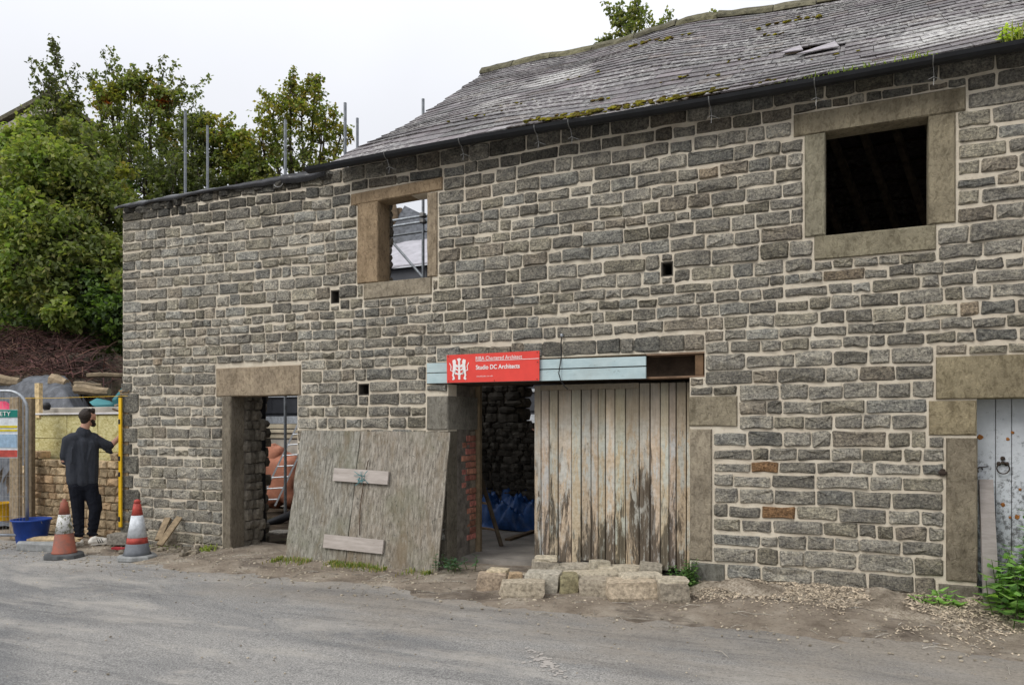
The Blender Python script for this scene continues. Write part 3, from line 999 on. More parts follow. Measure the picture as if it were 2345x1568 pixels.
rb = MB()
rubble_face(rb, 0, D['ld_open'][0]-.01, .24, .50, -.1, D['ld_open'][3], (.16, .13), rng, proud=.05)
rubble_face(rb, 1, .5, D['ld_open'][0]-.35, D['ld_open'][0]+.0, -.1, 2.0, (.18, .14), rng, proud=.05)
rb.box((D['sw_open'][0]-.36, WT+.004, D['sw_open'][2]-.05), (D['sw_open'][0]-.04, .30, D['sw_open'][3]+.36), (.5,)*3)
rubble_face(rb, 0, D['sw_open'][0]-.045, .22, .31, D['sw_open'][2], D['sw_open'][3]+.2, (.09, .10), rng, proud=.05)
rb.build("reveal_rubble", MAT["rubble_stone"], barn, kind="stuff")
# broken stub of an inner wall behind the small doorway
sb = MB()
sb.box((-8.1, .60, -.1), (-7.60, .90, 2.5))
stub = sb.build("inner_wall_stub", MAT["inner_rubble"], barn)
sb = MB()
rubble_face(sb, 0, -7.59, .60, .90, -.1, 2.5, (.16, .13), rng, proud=.07)
rubble_face(sb, 1, .60, -8.0, -7.56, -.1, 2.5, (.18, .13), rng, proud=.05)
sb.build("rubble", MAT["rubble_stone"], stub, kind="stuff")

# ---- garage pier: rendered reveal, brick patch and door post
GX = D['gd_open'][0]
pier = MB()
pier.box((GX-.42, .02, -.1), (GX-.012, .68, D['gd_block_l'][2]), bev=.015)
pier.box((GX-.42, .5, D['gd_block_l'][2]), (GX-.02, .68, 2.35))
pier_o = pier.build("brick_pier", MAT["grey_render"], barn)
k = 0
zb = .22
while zb < D['gd_block_l'][2] - .08:
    y0 = .30 + (.09 if k % 2 else 0) + rng.uniform(-.02, .03)
    pieces = [(y0, .50), (.512, .655)] if k % 2 else [(y0, .42), (.432, .655)]
    if zb < .9: pieces = pieces[1:] if rng.random() < .8 else pieces
    if rng.random() < .12: pieces = pieces[:1]
    for a_, b_ in pieces:
        v = rng.uniform(.7, 1.3)
        b = MB(); b.box((GX-.06, a_, zb), (GX+.004+rng.uniform(-.004, .006), b_, zb+.065), (v, v*rng.uniform(.85, 1.1), v), bev=.006, jit=.003, rng=rng)
        b.build("brick", MAT["brick"], pier_o, origin=(GX, (a_+b_)/2, zb))
    zb += .077; k += 1
b = MB(); b.box((GX-.05, .69, .02), (GX+.03, .76, D['gd_beam'][2]+.02), (2.3, 2.3, 2.1), bev=.006)
b.build("door_post", MAT["old_timber"], barn, origin=(GX, .72, 0))

# ---- timber over the wide door: recess, beam, pale blue fascia boards
bx0, bx1, bz0, bz1 = D['gd_beam']
b = MB()
b.box((bx0-.02, .22, bz0-.0), (bx1+.05, .50, bz1), (.55, .5, .5), bev=.01)
b.box((xr(1478)+.01, .0, bz0-.0), (bx1-.0, .22, bz0+.018), (1.9, 1.6, 1.5))
b.box((xr(1478)+.01, .0, bz1-.016), (bx1-.0, .22, bz1), (2.2, 2.0, 2.0))
b.build("timber_beam", MAT["old_timber"], barn, origin=(bx0, .3, bz0))
b = MB(); b.box((xr(1590), .02, bz0+.02), (xr(1609), .10, bz1-.018), (1.3, 1.05, .85), bev=.004)
b.build("timber_block", MAT["old_timber"], barn, origin=(xr(1600), .05, bz0))
fx0, fx1 = xr(977), xr(1478)
def fascia(u0, u1, vt0, vt1, vb0, vb1, y=-.05, th=.03):
    p = [onY(u0, vb0, y), onY(u1, vb1, y), onY(u1, vt1, y), onY(u0, vt0, y)]
    vs = [tuple(q) for q in p] + [(q.x, q.y+th, q.z) for q in p]
    return vs, [(0,1,2,3),(7,6,5,4),(0,4,5,1),(1,5,6,2),(2,6,7,3),(3,7,4,0)]
for (a0, a1, b0, b1) in ((831.5, 815.5, 853, 836.5), (855, 839.5, 877.5, 866)):
    b = MB(); vs, fs = fascia(977, 1478, a0, a1, b0, b1)
    b.add(vs, fs); b.build("fascia_board", MAT["blue_paint"], barn, origin=(fx0, -.05, vs[0][2]))

# ---- wide boarded door standing half open
door = MB()
DY = .17
edges = [470,510,555,605,680,735,790,830,870,925,985,1062,1122,1180,1228,1270,1328,1353]
ex = [onY((1100+e/2.306)/1.0664, 1000, DY).x for e in edges]
dz0, dz1 = onY(1400, 1293, DY).z, onY(1400, 878, DY).z
door.box((ex[0]+.01, DY+.035, dz0+.05), (ex[-1]-.01, DY+.06, dz1-.03))
door_o = door.build("boarded_door", MAT["old_timber"], barn, origin=((ex[0]+ex[-1])/2, DY, dz0))
for i in range(len(ex)-1):
    v = rng.uniform(.82, 1.12)
    b = MB()
    g_ = rng.uniform(.003, .006)
    y0 = DY + rng.uniform(-.006, .006)
    zb0 = dz0 + rng.uniform(-.015, .03)
    b.box((ex[i]+g_, y0, zb0), (ex[i+1]-g_, y0+.028, dz1-.004), (v, v*rng.uniform(.97,1.02), v*rng.uniform(.93,1.02)), bev=.004)
    b.build("board", MAT["peeling_boards"], door_o, origin=((ex[i]+ex[i+1])/2, DY, dz0))
b = MB(); b.box((ex[1], DY-.022, dz1-.055), (ex[11], DY-.008, dz1-.0), (.8, .75, .7), bev=.004)
b.build("top_rail", MAT["peeling_boards"], door_o, origin=(ex[1], DY, dz1))

# ---- narrow white plank door on the right
WY = .24
wx0, wx1 = xr(2234)-.05, 2.0
wd = MB(); wd.box((wx0, WY+.03, .02), (wx1, WY+.06, D['rd_lintel'][2]+.05))
wdo = wd.build("plank_door", MAT["old_timber"], barn, origin=(wx0, WY, 0))
xq = onY(2236, 1000, WY).x - .02
edges_w = [xq] + [onY(u, 1000, WY).x for u in (2279, 2316, 2356)]
while edges_w[-1] < 1.96: edges_w.append(edges_w[-1] + .125)
for i in range(len(edges_w)-1):
    v = rng.uniform(.95, 1.05)
    b = MB(); b.box((edges_w[i]+.0025, WY, .03), (edges_w[i+1]-.0025, WY+.025, D['rd_lintel'][2]+.02), (v,)*3, bev=.003)
    b.build("plank", MAT["white_door_paint"], wdo, origin=(edges_w[i], WY, .03))
rs = MB()
for (u, v, s) in ((2244, 1001, .022), (2318, 990, .013), (2307, 1005, .014), (2296, 1155, .016), (2328, 1183, .02), (2312, 1184, .010), (2335, 1120, .012)):
    p = onY(u, v, WY)
    rs.lathe([(0.001, .0), (s, .0), (s*.8, .005), (.001, .007)], 10, caps=False)
    nn = 40
    for q in range(len(rs.v)-nn, len(rs.v)):
        x, y, z = rs.v[q]; rs.v[q] = (p.x + x*rng.uniform(.8,1.2), WY - .001 - z, p.z + y*rng.uniform(.8,1.3))
rs.build("rusty_nail_heads", MAT["rust"], wdo, kind="stuff")
hp = onY(2295, 1062, WY)
h = MB()
h.tube([hp + Vector((.045*math.sin(a), -.028, -.035+.045*math.cos(a))) for a in [2*math.pi*i/18 for i in range(19)]], .0055, 6)
for a in (0, 2.1, 4.2):
    h.rock(hp + Vector((.032*math.sin(a), -.010, .018+.030*math.cos(a))), (.034, .016, .034), rng, rough=.05)
h.rock(hp + Vector((0, -.016, .012)), (.028, .034, .028), rng, rough=.03)
h.build("ring_handle", MAT["dark_iron"], wdo, origin=hp)
h = MB()
kp = onY(2243, 1075, WY)
h.tube([kp + Vector((.018*math.cos(a), -.012, .022*math.sin(a))) for a in [i*.35 for i in range(13)]], .005, 5)
h.tube([kp + Vector((0, -.012, .022)), kp + Vector((.06, -.012, .03))], .004, 5)
h.build("door_hook", MAT["dark_iron"], wdo, origin=kp)
# iron pintle in the wall beside the jamb
h = MB(); pp = onY(2157, 1081, 0)
h.box((pp.x-.02, -.03, pp.z-.03), (pp.x+.02, .02, pp.z+.03), bev=.006); h.box((pp.x-.03, -.035, pp.z-.012), (pp.x+.03, -.01, pp.z+.012), bev=.004)
h.build("iron_pintle", MAT["dark_iron"], barn, origin=pp)

# ---- inside: floors, cross walls, back wall
b = MB()
b.box((-5.6, .3, -.3), (-1.6, 2.75, .055))
b.build("floor", MAT["concrete"], barn)
b = MB(); b.box((-1.62, .5, 2.30), (4.0, 8.5, 2.42)); b.box((-4.6, .5, 2.32), (-1.6, 2.7, 2.42))
b.build("loft_floor", MAT["old_timber"], barn)
b = MB()
prof_g = [(.5, -.1), (8.6, -.1), (8.6, 4.55), (4.4, 7.45), (.5, 4.7)]
for X0, X1 in ((-1.60, -1.25), (4.0, 4.2)):
    vs = [(X0, y, z) for y, z in prof_g] + [(X1, y, z) for y, z in prof_g]
    m_ = len(prof_g)
    fs = [tuple(range(m_)), tuple(range(m_, 2*m_))[::-1]] + [(k, (k+1) % m_, m_+(k+1) % m_, m_+k)[::-1] for k in range(m_)]
    b.add(vs, fs)
b.box((-1.25, 8.25, -.1), (4.0, 8.6, 4.6))
b.build("inner_wall", MAT["inner_rubble"], barn)
bw = MB()
rubble_face(bw, 1, 8.24, -1.0, 2.2, 2.5, 4.6, (.35, .22), rng, lambda: (1.0,)*3, proud=.08)
bw.build("back_wall_stones", MAT["rubble_stone"], barn, kind="stuff")
# partition behind the wide door: rough rubble with a ragged opening on its right
b = MB()
b.box((-7.2, 2.75, -.1), (-4.55, 3.1, 2.35)); b.box((-4.55, 2.75, -.1), (-1.6, 3.1, 1.52)); b.box((-3.9, 2.75, 1.5), (-1.6, 3.1, 2.35))
part = b.build("rubble_partition", MAT["inner_rubble"], barn)
b = MB()
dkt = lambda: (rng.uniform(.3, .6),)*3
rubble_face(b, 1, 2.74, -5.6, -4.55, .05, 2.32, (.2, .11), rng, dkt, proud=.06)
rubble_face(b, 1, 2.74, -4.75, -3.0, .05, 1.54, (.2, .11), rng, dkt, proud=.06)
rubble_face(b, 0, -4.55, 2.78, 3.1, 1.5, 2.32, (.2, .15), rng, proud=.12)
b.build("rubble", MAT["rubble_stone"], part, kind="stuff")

# ---- roof
EY, RYY = -.22, 4.40
SL = math.atan2(3.13, RYY-EY); CSL, SSL = math.cos(SL), math.sin(SL)
RL = (RYY-EY)/CSL
def eave_z(x): return 4.615 - .012*(x+5.5) + .012*math.sin(x*1.3)
def roofp(x, s, h=0.0):
    f = s/RL
    z = eave_z(x) + s*SSL - .07*math.sin(math.pi*f) + .06*nz(x*.5, s*.6, 1.5) + .02*nz(x*1.3, s*1.4, 6.5) - .045*math.sin((x+1.0)*.9)*f + .07*f*nz(x*.7, 3.1)
    return Vector((x - .055*s*(1 if x < -4.5 else 0)*clamp((-4.5-x)), EY + s*CSL - h*SSL, z + h*CSL))
def on_roof(u, v):
    d = ray(u, v)
    nrm = Vector((0, -SSL, CSL)); p0 = Vector((0, EY, 4.57))
    t = (p0-CAM).dot(nrm)/d.dot(nrm)
    p = CAM + d*t
    return p.x, (p.y-EY)/CSL
roof = MB()
XV0, XV1 = -5.5, 3.9
for i in range(20):
    x = XV0 + .25 + i*.48
    a, b_ = roofp(x, .36, -.13), roofp(x, RL-.03, -.13)
    roof.add([tuple(a+Vector((dx, 0, dz))) for dx in (-.03, .03) for dz in (-.05, .05)] + [tuple(b_+Vector((dx, 0, dz))) for dx in (-.03, .03) for dz in (-.05, .05)],
             [(0,1,3,2),(4,6,7,5),(0,4,5,1),(2,3,7,6),(1,5,7,3),(0,2,6,4)])
s = .1
while s < RL:
    for i in range(12):
        x0 = XV0 + (XV1-XV0)*i/12; x1 = XV0 + (XV1-XV0)*(i+1)/12
        a, b_ = roofp(x0, s, -.03), roofp(x1, s, -.03)
        roof.add([tuple(a+Vector((0,dy,dz))) for dy in (-.02,.02) for dz in (-.012,.012)] + [tuple(b_+Vector((0,dy,dz))) for dy in (-.02,.02) for dz in (-.012,.012)],
                 [(0,1,3,2),(4,6,7,5),(0,4,5,1),(2,3,7,6),(1,5,7,3),(0,2,6,4)])
    s += .2
roof.box((-5.5, .06, 4.50), (3.9, .44, 4.74))
roof_o = roof.build("roof", MAT["old_timber"], barn)
hx, hs = on_roof(1862, 92)
slates = []
s, ci = 0.0, 0
rr = random.Random(5)
while s < RL - .08:
    f = s/RL
    gauge = .245 - .085*f
    x = XV0 - .05 + rr.uniform(-.055, .03)
    while x < XV1:
        w = rr.uniform(.22, .42) - .06*f
        ln = gauge*1.95
        v = rr.uniform(.12, .235)*(1.45 if rr.random() < .05 else 1)
        k = rr.random()
        ti = (v*1.04, v*.98, v*1.04) if k < .5 else (v, v, v*1.05) if k < .8 else (v*.95, v, v) if k < .93 else (v*1.1, v*.98, v*.9)
        sk = rr.uniform(-.014, .014)
        x0, x1 = x+.003, x+w-.004
        if ci == 0: ti = tuple(c*1.25 for c in ti)
        skip = (x0 < hx+.12 and x1 > hx-.12 and hs-.42 < s < hs+.06) or (s > RL-.5 and rr.random() < .03)
        if not skip:
            lift_ = rr.uniform(0, .007)
            t0 = s + rr.uniform(-.012, .014)
            c1 = rr.uniform(0, .02) if rr.random() < .3 else 0
            se = min(s+ln, RL+.02)
            top = [roofp(x0, t0-sk+c1, .028+lift_), roofp(x1, t0+sk, .028+lift_), roofp(x1, se, .010), roofp(x0, se, .010)]
            th = rr.uniform(.011, .018)
            dn = Vector((0, SSL*th, -CSL*th))
            vs = [tuple(p) for p in top] + [tuple(p+dn) for p in top]
            mb = MB().add(vs, [(0,1,2,3),(7,6,5,4),(0,4,5,1),(1,5,6,2),(2,6,7,3),(3,7,4,0)], ti)
            m_ = (top[0]+top[1])/2
            t = depth(m_); u = CU + FD*((m_.x*CS + (m_.y+7.1)*SN)/t); vv = HV - FD*(m_.z-1.55)/t
            slates.append((w*gauge/t/t*(1 if (u < 2390 and vv > -40) else .001), mb, tuple(m_)))
        x += w
    s += gauge; ci += 1
slates.sort(key=lambda q: -q[0])
for _, mb, m_ in slates[:300]:
    mb.build("slate", MAT["roof_slate"], roof_o, origin=m_)
rest = MB()
for _, mb, m_ in slates[300:]:
    rest.add(mb.v, mb.f); rest.c[-len(mb.v):] = mb.c
rest.build("slates", MAT["roof_slate"], roof_o, kind="stuff")
print("slates", len(slates))
# two slipped slates below the hole
for (dx, ds, w, rot) in ((.06, -.42, .40, .26), (-.20, -.26, .22, .16)):
    b = MB()
    q = [roofp(hx+dx-w/2, hs+ds-rot*.2, .07), roofp(hx+dx+w/2, hs+ds+rot*.2, .055), roofp(hx+dx+w/2-.05, hs+ds+.36+rot*.4, .04), roofp(hx+dx-w/2+.06, hs+ds+.26-rot*.4, .04)]
    dn = Vector((0, .006, -.009))
    b.add([tuple(p) for p in q]+[tuple(p+dn) for p in q], [(0,1,2,3),(7,6,5,4),(0,4,5,1),(1,5,6,2),(2,6,7,3),(3,7,4,0)], (.55, .55, .60))
    o = b.build("slate", MAT["roof_slate"], roof_o, origin=tuple(q[0])); o["label"] = "pale slipped slate below the hole in the roof"
# ridge stones
x = XV0 - .42
k = 0
while x < XV1:
    L = rr.uniform(.55, .8)
    mb = MB()
    vs, fs = [], []
    rings = 4
    for i in range(rings+1):
        xx = x + (L-.012)*i/rings
        base = roofp(max(xx, XV0+.3), RL, 0)
        cy, cz = RYY+.02, base.z + .0 + rr.uniform(-.006, .006) + rr.uniform(-.012, .012)*(i in (0, rings))
        for (dy, dz) in ((-.21, -.10), (-.195, -.045), (-.11, .045), (-.03, .085), (.05, .085), (.14, .04), (.22, -.04), (.22, -.12)):
            vs.append((xx, cy+dy+rr.uniform(-.008, .008), cz+dz+rr.uniform(-.008, .008)))
    for i in range(rings):
        for q in range(8):
            q2 = (q+1) % 8
            fs.append((i*8+q, (i+1)*8+q, (i+1)*8+q2, i*8+q2))
    fs.append(tuple(range(8))); fs.append(tuple(rings*8+q for q in range(8))[::-1])
    v = rr.uniform(.8, 1.2)
    mb.add(vs, fs, (v, v, v*rr.uniform(.85, 1.0)))
    mb.build("ridge_stone", MAT["ridge_stone"], roof_o, origin=(x, RYY, 7.7))
    x += L
# back slope, with rafters and battens underneath (seen through the square opening)
b = MB()
Z0, Z1 = 4.5, 7.66
def bs(xa, xb, fa, fb):
    ya, yb, za, zb = 4.45+4.35*fa, 4.45+4.35*fb, Z1+(Z0-Z1)*fa, Z1+(Z0-Z1)*fb
    vs = [(xa, ya, za), (xb, ya, za), (xb, yb, zb), (xa, yb, zb)]
    b.add(vs + [(x_, y_, z_+.05) for x_, y_, z_ in vs], [(3,2,1,0),(4,5,6,7),(0,1,5,4),(1,2,6,5),(2,3,7,6),(3,0,4,7)], (.3, .28, .3))
bs(XV0, 1.9, 0, 1); bs(3.7, XV1, 0, 1); bs(1.9, 3.7, 0, .12); bs(1.9, 3.7, .8, 1)     # unseen gap added in the back slope to let light into the loft
b.build("back_slope", MAT["roof_slate"], barn)
for i in range(12):
    x = -1.1 + i*.46
    b = MB(); b.add([(x+dx+sk_, y_, z_+dz) for (y_, z_, sk_) in ((4.45, Z1-.06, -.75), (8.3, Z0+.30, .55)) for dx in (-.045, .045) for dz in (-.16, .0)],
                    [(0,1,3,2),(4,6,7,5),(0,4,5,1),(2,3,7,6),(1,5,7,3),(0,2,6,4)], (4.0, 4.6, 5.6))
    b.build("rafter", MAT["old_timber"], barn, origin=(x, 4.45, Z1))
b = MB()
for i in range(14):
    f = (i+.5)/14
    y_, z_ = 4.45+4.3*f, Z1+(Z0-Z1)*f
    b.box((XV0+4.3, y_-.02, z_-.03), (XV1, y_+.02, z_-.006), (1.5, 1.4, 1.3))
b.build("battens", MAT["old_timber"], barn, kind="stuff")

# moss cushions on the slates
ms = MB()
def moss_at(u, v, nmb, sp, sz):
    X, S = on_roof(u, v)
    for _ in range(nmb):
        p = roofp(X+rr.gauss(0, sp*1.6), max(-.02, S+rr.gauss(0, sp*.5)), .05)
        k = rr.uniform(.5, 1.3)*sz
        b_ = rr.random()
        ms.rock(p, (k*1.5, k, k*.5), rr, (1.1, 1.0, .6) if b_ < .5 else (.75, .55, .8) if b_ < .8 else (1.7, 1.6, .6), box=.1, seg=6, rings=4, rough=.25)
for args in ((1270,284,14,.10,.04),(1300,276,16,.12,.04),(1360,262,16,.14,.045),(1440,246,16,.14,.04),(1520,236,12,.14,.04),(1590,228,14,.12,.045),(1700,208,10,.14,.035),(1255,288,14,.06,.045),(1312,280,16,.09,.04),(1335,275,8,.06,.035),(1395,252,10,.08,.05),(1410,266,10,.09,.04),(1450,240,8,.06,.035),(1575,238,14,.08,.05),
             (1495,108,16,.16,.045),(1530,98,12,.14,.04),(1800,45,14,.13,.05),(1770,70,6,.1,.035),(1350,180,5,.1,.03),(1640,165,5,.1,.03),(1700,130,6,.1,.03),(1370,230,6,.05,.045),
             (1545,178,5,.1,.03),(1180,250,7,.12,.03),(1100,280,7,.12,.03),(1480,270,8,.1,.04),(1640,215,10,.14,.03),(1920,112,5,.06,.03)):
    moss_at(*args)
ms.build("moss", MAT["moss"], roof_o, kind="stuff", smooth=True)

# ---- gutter with brackets and loose wires
g = MB()
GXS = steps((-5.85, 3.9, .25))
vs, fs = [], []
nseg = 7
GY, GR = EY-.035, .062
for x in GXS:
    zc = eave_z(x) - .028
    for k in range(nseg):
        a = math.pi*(k/(nseg-1))
        vs.append((x, GY-GR*math.cos(a), zc-GR*math.sin(a)*1.0))
    for k in range(nseg-1, -1, -1):
        a = math.pi*(k/(nseg-1))
        vs.append((x, GY-(GR-.008)*math.cos(a), zc-(GR-.008)*math.sin(a)))
M_ = nseg*2
for i in range(len(GXS)-1):
    for k in range(M_):
        k2 = (k+1) % M_
        fs.append((i*M_+k, (i+1)*M_+k, (i+1)*M_+k2, i*M_+k2))
fs.append(tuple(range(M_))[::-1]); fs.append(tuple((len(GXS)-1)*M_+k for k in range(M_)))
g.add(vs, fs)
gut = g.build("gutter", MAT["black_gutter"], barn)
for (u, v) in ((886, 398), (1056, 350), (1228, 328), (1305, 318), (1625, 262), (1865, 214), (2135, 155)):
    x = onY(u, v, GY).x
    b = MB()
    zc = eave_z(x)-.028
    b.tube([(x, GY-GR*1.06*math.cos(a), zc-GR*1.06*math.sin(a)) for a in [math.pi*i/8 for i in range(9)]] + [(x, -.03, zc+.02)], .006, 5, (.5,)*3)
    b.tube([(x+.005, GY-.01, zc-GR), (x+.012, GY+.03, zc-GR-.09), (x+.008, GY+.02, zc-GR-.15)], .0024, 5, (.8,)*3)
    b.tube([(x-.03, GY+.03, zc-GR-.09), (x+.01, GY+.02, zc-GR-.08), (x+.08, GY+.05, zc-GR-.11)], .0022, 5, (.8,)*3)
    b.build("gutter_bracket", MAT["wire"], gut, origin=(x, GY, zc))

# ---- black sheet over the roofless wall head, and the loose top stones under it
b = MB()
vs, fs = [], []
XS = steps((-9.48, -5.75, .09))
for i, x in enumerate(XS):
    w1 = nz(x*2.3, 1.0); w2 = nz(x*5.1, 3.0)
    sagf = .05*w1 + .025*w2
    drop = .005 + .11*max(0, nz(x*1.4, 7)) + .03*abs(w2) + .05*sstep(-7.6, -6.6, x)
    up = .02*w1 + .13*(1-sstep(-8.0, -6.9, x))
    vs += [(x, -.06-.02*w2, 4.61-drop), (x, -.07-.03*w2, 4.635), (x, .10, 4.655+up*.5+.02*w2), (x, .36, 4.665+up-.02*w1), (x, .62, 4.60+sagf)]
for i in range(len(XS)-1):
    for k in range(4):
        fs.append((i*5+k, (i+1)*5+k, (i+1)*5+k+1, i*5+k+1))
b.add(vs, fs)
simple("black_polythene", (.016, .016, .018), .22, var=.3, spec=.6)
sheet = b.build("black_sheet", MAT["black_polythene"], None, smooth=True)
tag(sheet, "black plastic sheet lapped over the roofless wall top at the barn's left end", "plastic sheet")
md = sheet.modifiers.new("thick", 'SOLIDIFY'); md.thickness = .006
b = MB()
x = -9.36
while x < -5.85:
    L = rng.uniform(.16, .36)
    v = rng.uniform(.05, .11)
    b.rock((x+L/2, .05, 4.56+rng.uniform(-.01, .03)), (L, .22, rng.uniform(.09, .15)), rng, (v, v*.97, v*.92), seg=8, rings=4, rough=.12)
    x += L*.98
b.build("loose_top_stones", MAT["gritstone"], barn, kind="stuff")
# a wire loop hooked over the sheet
b = MB(); p = onY(640, 420, -.1)
b.tube([p + Vector((.07*math.cos(a), -.02, .05*math.sin(a))) for a in [3.3+i*.3 for i in range(10)]], .004, 5)
b.build("wire_loop", MAT["wire"], barn, origin=p)
# dangling cable and stud over the wide door
b = MB()
cp = [onY(u, v, y) for u, v, y in ((1286,765,-.03),(1284,790,-.035),(1285,815,-.05),(1282,835,-.075),(1279,855,-.085),(1284,872,-.08),(1292,884,-.06),(1300,891,-.03))]
b.tube(cp, .006, 6)
b.build("cable", MAT["black_cable"], barn, origin=cp[0])
b = MB(); p = onY(1286, 768, -.03); b.rock(p, (.035, .04, .035), rng, (.9,)*3, rough=.02)
b.build("wall_stud", MAT["galvanised"], barn, origin=p)

# ================================================================== TREES
LEAFS = {
    'bright': [(.125,.16,.048),(.10,.135,.04),(.08,.12,.036),(.15,.17,.052)],
    'mid':    [(.085,.11,.042),(.065,.088,.034),(.10,.125,.045),(.13,.14,.05)],
    'dark':   [(.055,.07,.03),(.045,.06,.028),(.07,.083,.035)],
    'autumn': [(.13,.135,.03),(.10,.115,.028),(.13,.135,.035),(.075,.10,.027),(.085,.12,.03),(.14,.115,.035)],
    'red':    [(.30,.085,.03),(.26,.12,.035),(.14,.10,.03)],
    'ivy':    [(.03,.055,.018),(.045,.08,.024),(.07,.115,.03),(.02,.035,.014)],
}
NR = np.random.default_rng(4)

def leaf_arrays(cent, n_each, spread, size, pal, flat=.6, seed=0):
    """clusters of small folded leaves: cent (k,3), spread (k,)"""
    k = len(cent)
    idx = np.repeat(np.arange(k), n_each)
    m = len(idx)
    off = NR.normal(0, 1, (m, 3)) * np.array([1, 1, .75])
    p = cent[idx] + off * spread[idx, None] * .55
    d = NR.normal(0, 1, (m, 3)); d[:, 2] -= .55
    d /= np.linalg.norm(d, axis=1)[:, None]
    nrm = NR.normal(0, 1, (m, 3)) * (1-flat); nrm[:, 2] += flat*1.6
    sd = np.cross(d, nrm); sd /= (np.linalg.norm(sd, axis=1)[:, None] + 1e-9)
    up = np.cross(sd, d)
    s = size * NR.uniform(.6, 1.35, m)[:, None]
    a = p; b = p + d*s*.5 + sd*s*.34 + up*s*.10; c = p + d*s; e = p + d*s*.5 - sd*s*.34 + up*s*.10
    V = np.stack([a, b, c, e], 1).reshape(-1, 3)
    base = np.arange(m)*4
    T = np.concatenate([np.stack([base, base+1, base+2], 1), np.stack([base, base+2, base+3], 1)])
    pal = np.array(pal)
    cl = NR.integers(0, len(pal), k)
    pick = np.where(NR.random(m) < .6, cl[idx], NR.integers(0, len(pal), m))
    tint = pal[pick] * NR.uniform(.75, 1.3, m)[:, None]
    return V, T, np.repeat(tint, 4, axis=0)

def stack(parts):
    vs, ts, cs, o = [], [], [], 0
    for V, T, C in parts:
        vs.append(V); ts.append(T+o); cs.append(C); o += len(V)
    return np.concatenate(vs), np.concatenate(ts), np.concatenate(cs)

def tree(name, label, cat, base, blobs, n_leaf, size, trunk_r=.14, whips=(), group=None, hang=None, twigs=True, shell=.55):
    """blobs: (u, v, t, radius px, palette, cluster count) ; whips: (u0,v0,u1,v1,t,palette)"""
    root = empty(name, base, label, cat, group)
    base = Vector(base)
    wood = MB()
    parts = []
    tot = Vector((0, 0, 0)); wsum = 0
    cents = []
    for (u, v, t, rp, pal, nc) in blobs:
        c = atT(u, v, t); r = rp*t/FD
        cents.append((c, r)); tot += c*r; wsum += r
        d = NR.normal(0, 1, (nc, 3)); d /= np.linalg.norm(d, axis=1)[:, None]
        rad = r * (NR.random(nc) ** (1/3) * (1-shell) + shell*NR.uniform(.55, 1.08, nc))
        P = np.array(c)[None] + d*rad[:, None]*np.array([1, .85, 1])
        sp = NR.uniform(.16, .34, nc) * max(.55, min(1.0, r))
        for q in range(0, nc):
            pass
        parts.append(leaf_arrays(P, n_leaf, sp, size, LEAFS[pal]))
        if twigs:
            for q in range(0, nc, 6):
                e = Vector(P[q]); mid = c.lerp(e, .5) + Vector((rng.uniform(-.1,.1), rng.uniform(-.1,.1), rng.uniform(-.05,.1)))
                wood.tube([c, mid, e], [.022, .014, .006], 4, caps=False)
    ctr = tot/wsum
    fork = base.lerp(Vector((ctr.x, ctr.y, ctr.z)), .45)
    wood.tube([base - Vector((0,0,.3)), base.lerp(fork, .5) + Vector((rng.uniform(-.1,.1), rng.uniform(-.1,.1), 0)), fork], [trunk_r*1.25, trunk_r, trunk_r*.8], 8)
    for c, r in cents:
        mid = fork.lerp(c, .5) + Vector((rng.uniform(-.25,.25), rng.uniform(-.25,.25), rng.uniform(-.1,.25)))
        wood.tube([fork, mid, c, c + Vector((rng.uniform(-.2,.2), rng.uniform(-.2,.2), r*.7))], [trunk_r*.6, trunk_r*.4, trunk_r*.2, .012], 6)
    for (u0, v0, u1, v1, t, pal) in whips:
        a, b = atT(u0, v0, t), atT(u1, v1, t)
        n_ = 16
        pts = [a.lerp(b, i/n_) + Vector((.05*math.sin(i*.9+u0), .05*math.cos(i*.7+u0), 0)) for i in range(n_+1)]
        wood.tube(pts, [.016*(1-i/n_)+.004 for i in range(n_+1)], 4, caps=False)
        P = np.array([tuple(q) for q in pts for _ in (0, 1)])
        parts.append(leaf_arrays(P, 3, np.full(len(P), .09), size*.95, LEAFS[pal], flat=.3))
    tr = wood.build("trunk", MAT["bark"], root, smooth=True)
    V, T, C = stack(parts)
    np_mesh("crown", V, T, C, MAT["leaf"], root)
    return root

def gnd(u, v, t):
    p = atT(u, v, t)
    return Vector((p.x, p.y, terr(p.x, p.y)))

# bushy green tree hanging over the bank
tree("tree", "broad bright green bushy tree low over the bank at the far left", "tree", gnd(120, 600, 18.5),
     [(30,420,17.5,80,'bright',64),(110,390,17.8,85,'bright',70),(190,430,18,85,'mid',72),(250,500,18,75,'mid',64),(60,520,17,95,'bright',90),(150,560,17,90,'mid',84),
      (235,600,17.3,70,'mid',64),(40,620,16.6,85,'bright',76),(120,650,16.6,70,'mid',60),(190,660,17,60,'ivy',50),(0,560,17,80,'mid',60),(130,470,18.5,110,'ivy',80),(60,330,18.4,60,'bright',44),(170,330,18.6,60,'mid',46),
      (255,430,18.6,60,'autumn',40),(180,500,18.8,130,'mid',80),(60,580,18.2,110,'ivy',80),(280,660,16.8,40,'mid',36),(275,720,16.2,40,'ivy',36),(230,700,16.6,50,'ivy',44),(150,710,16.3,45,'bright',30)], 36, .13, .16)
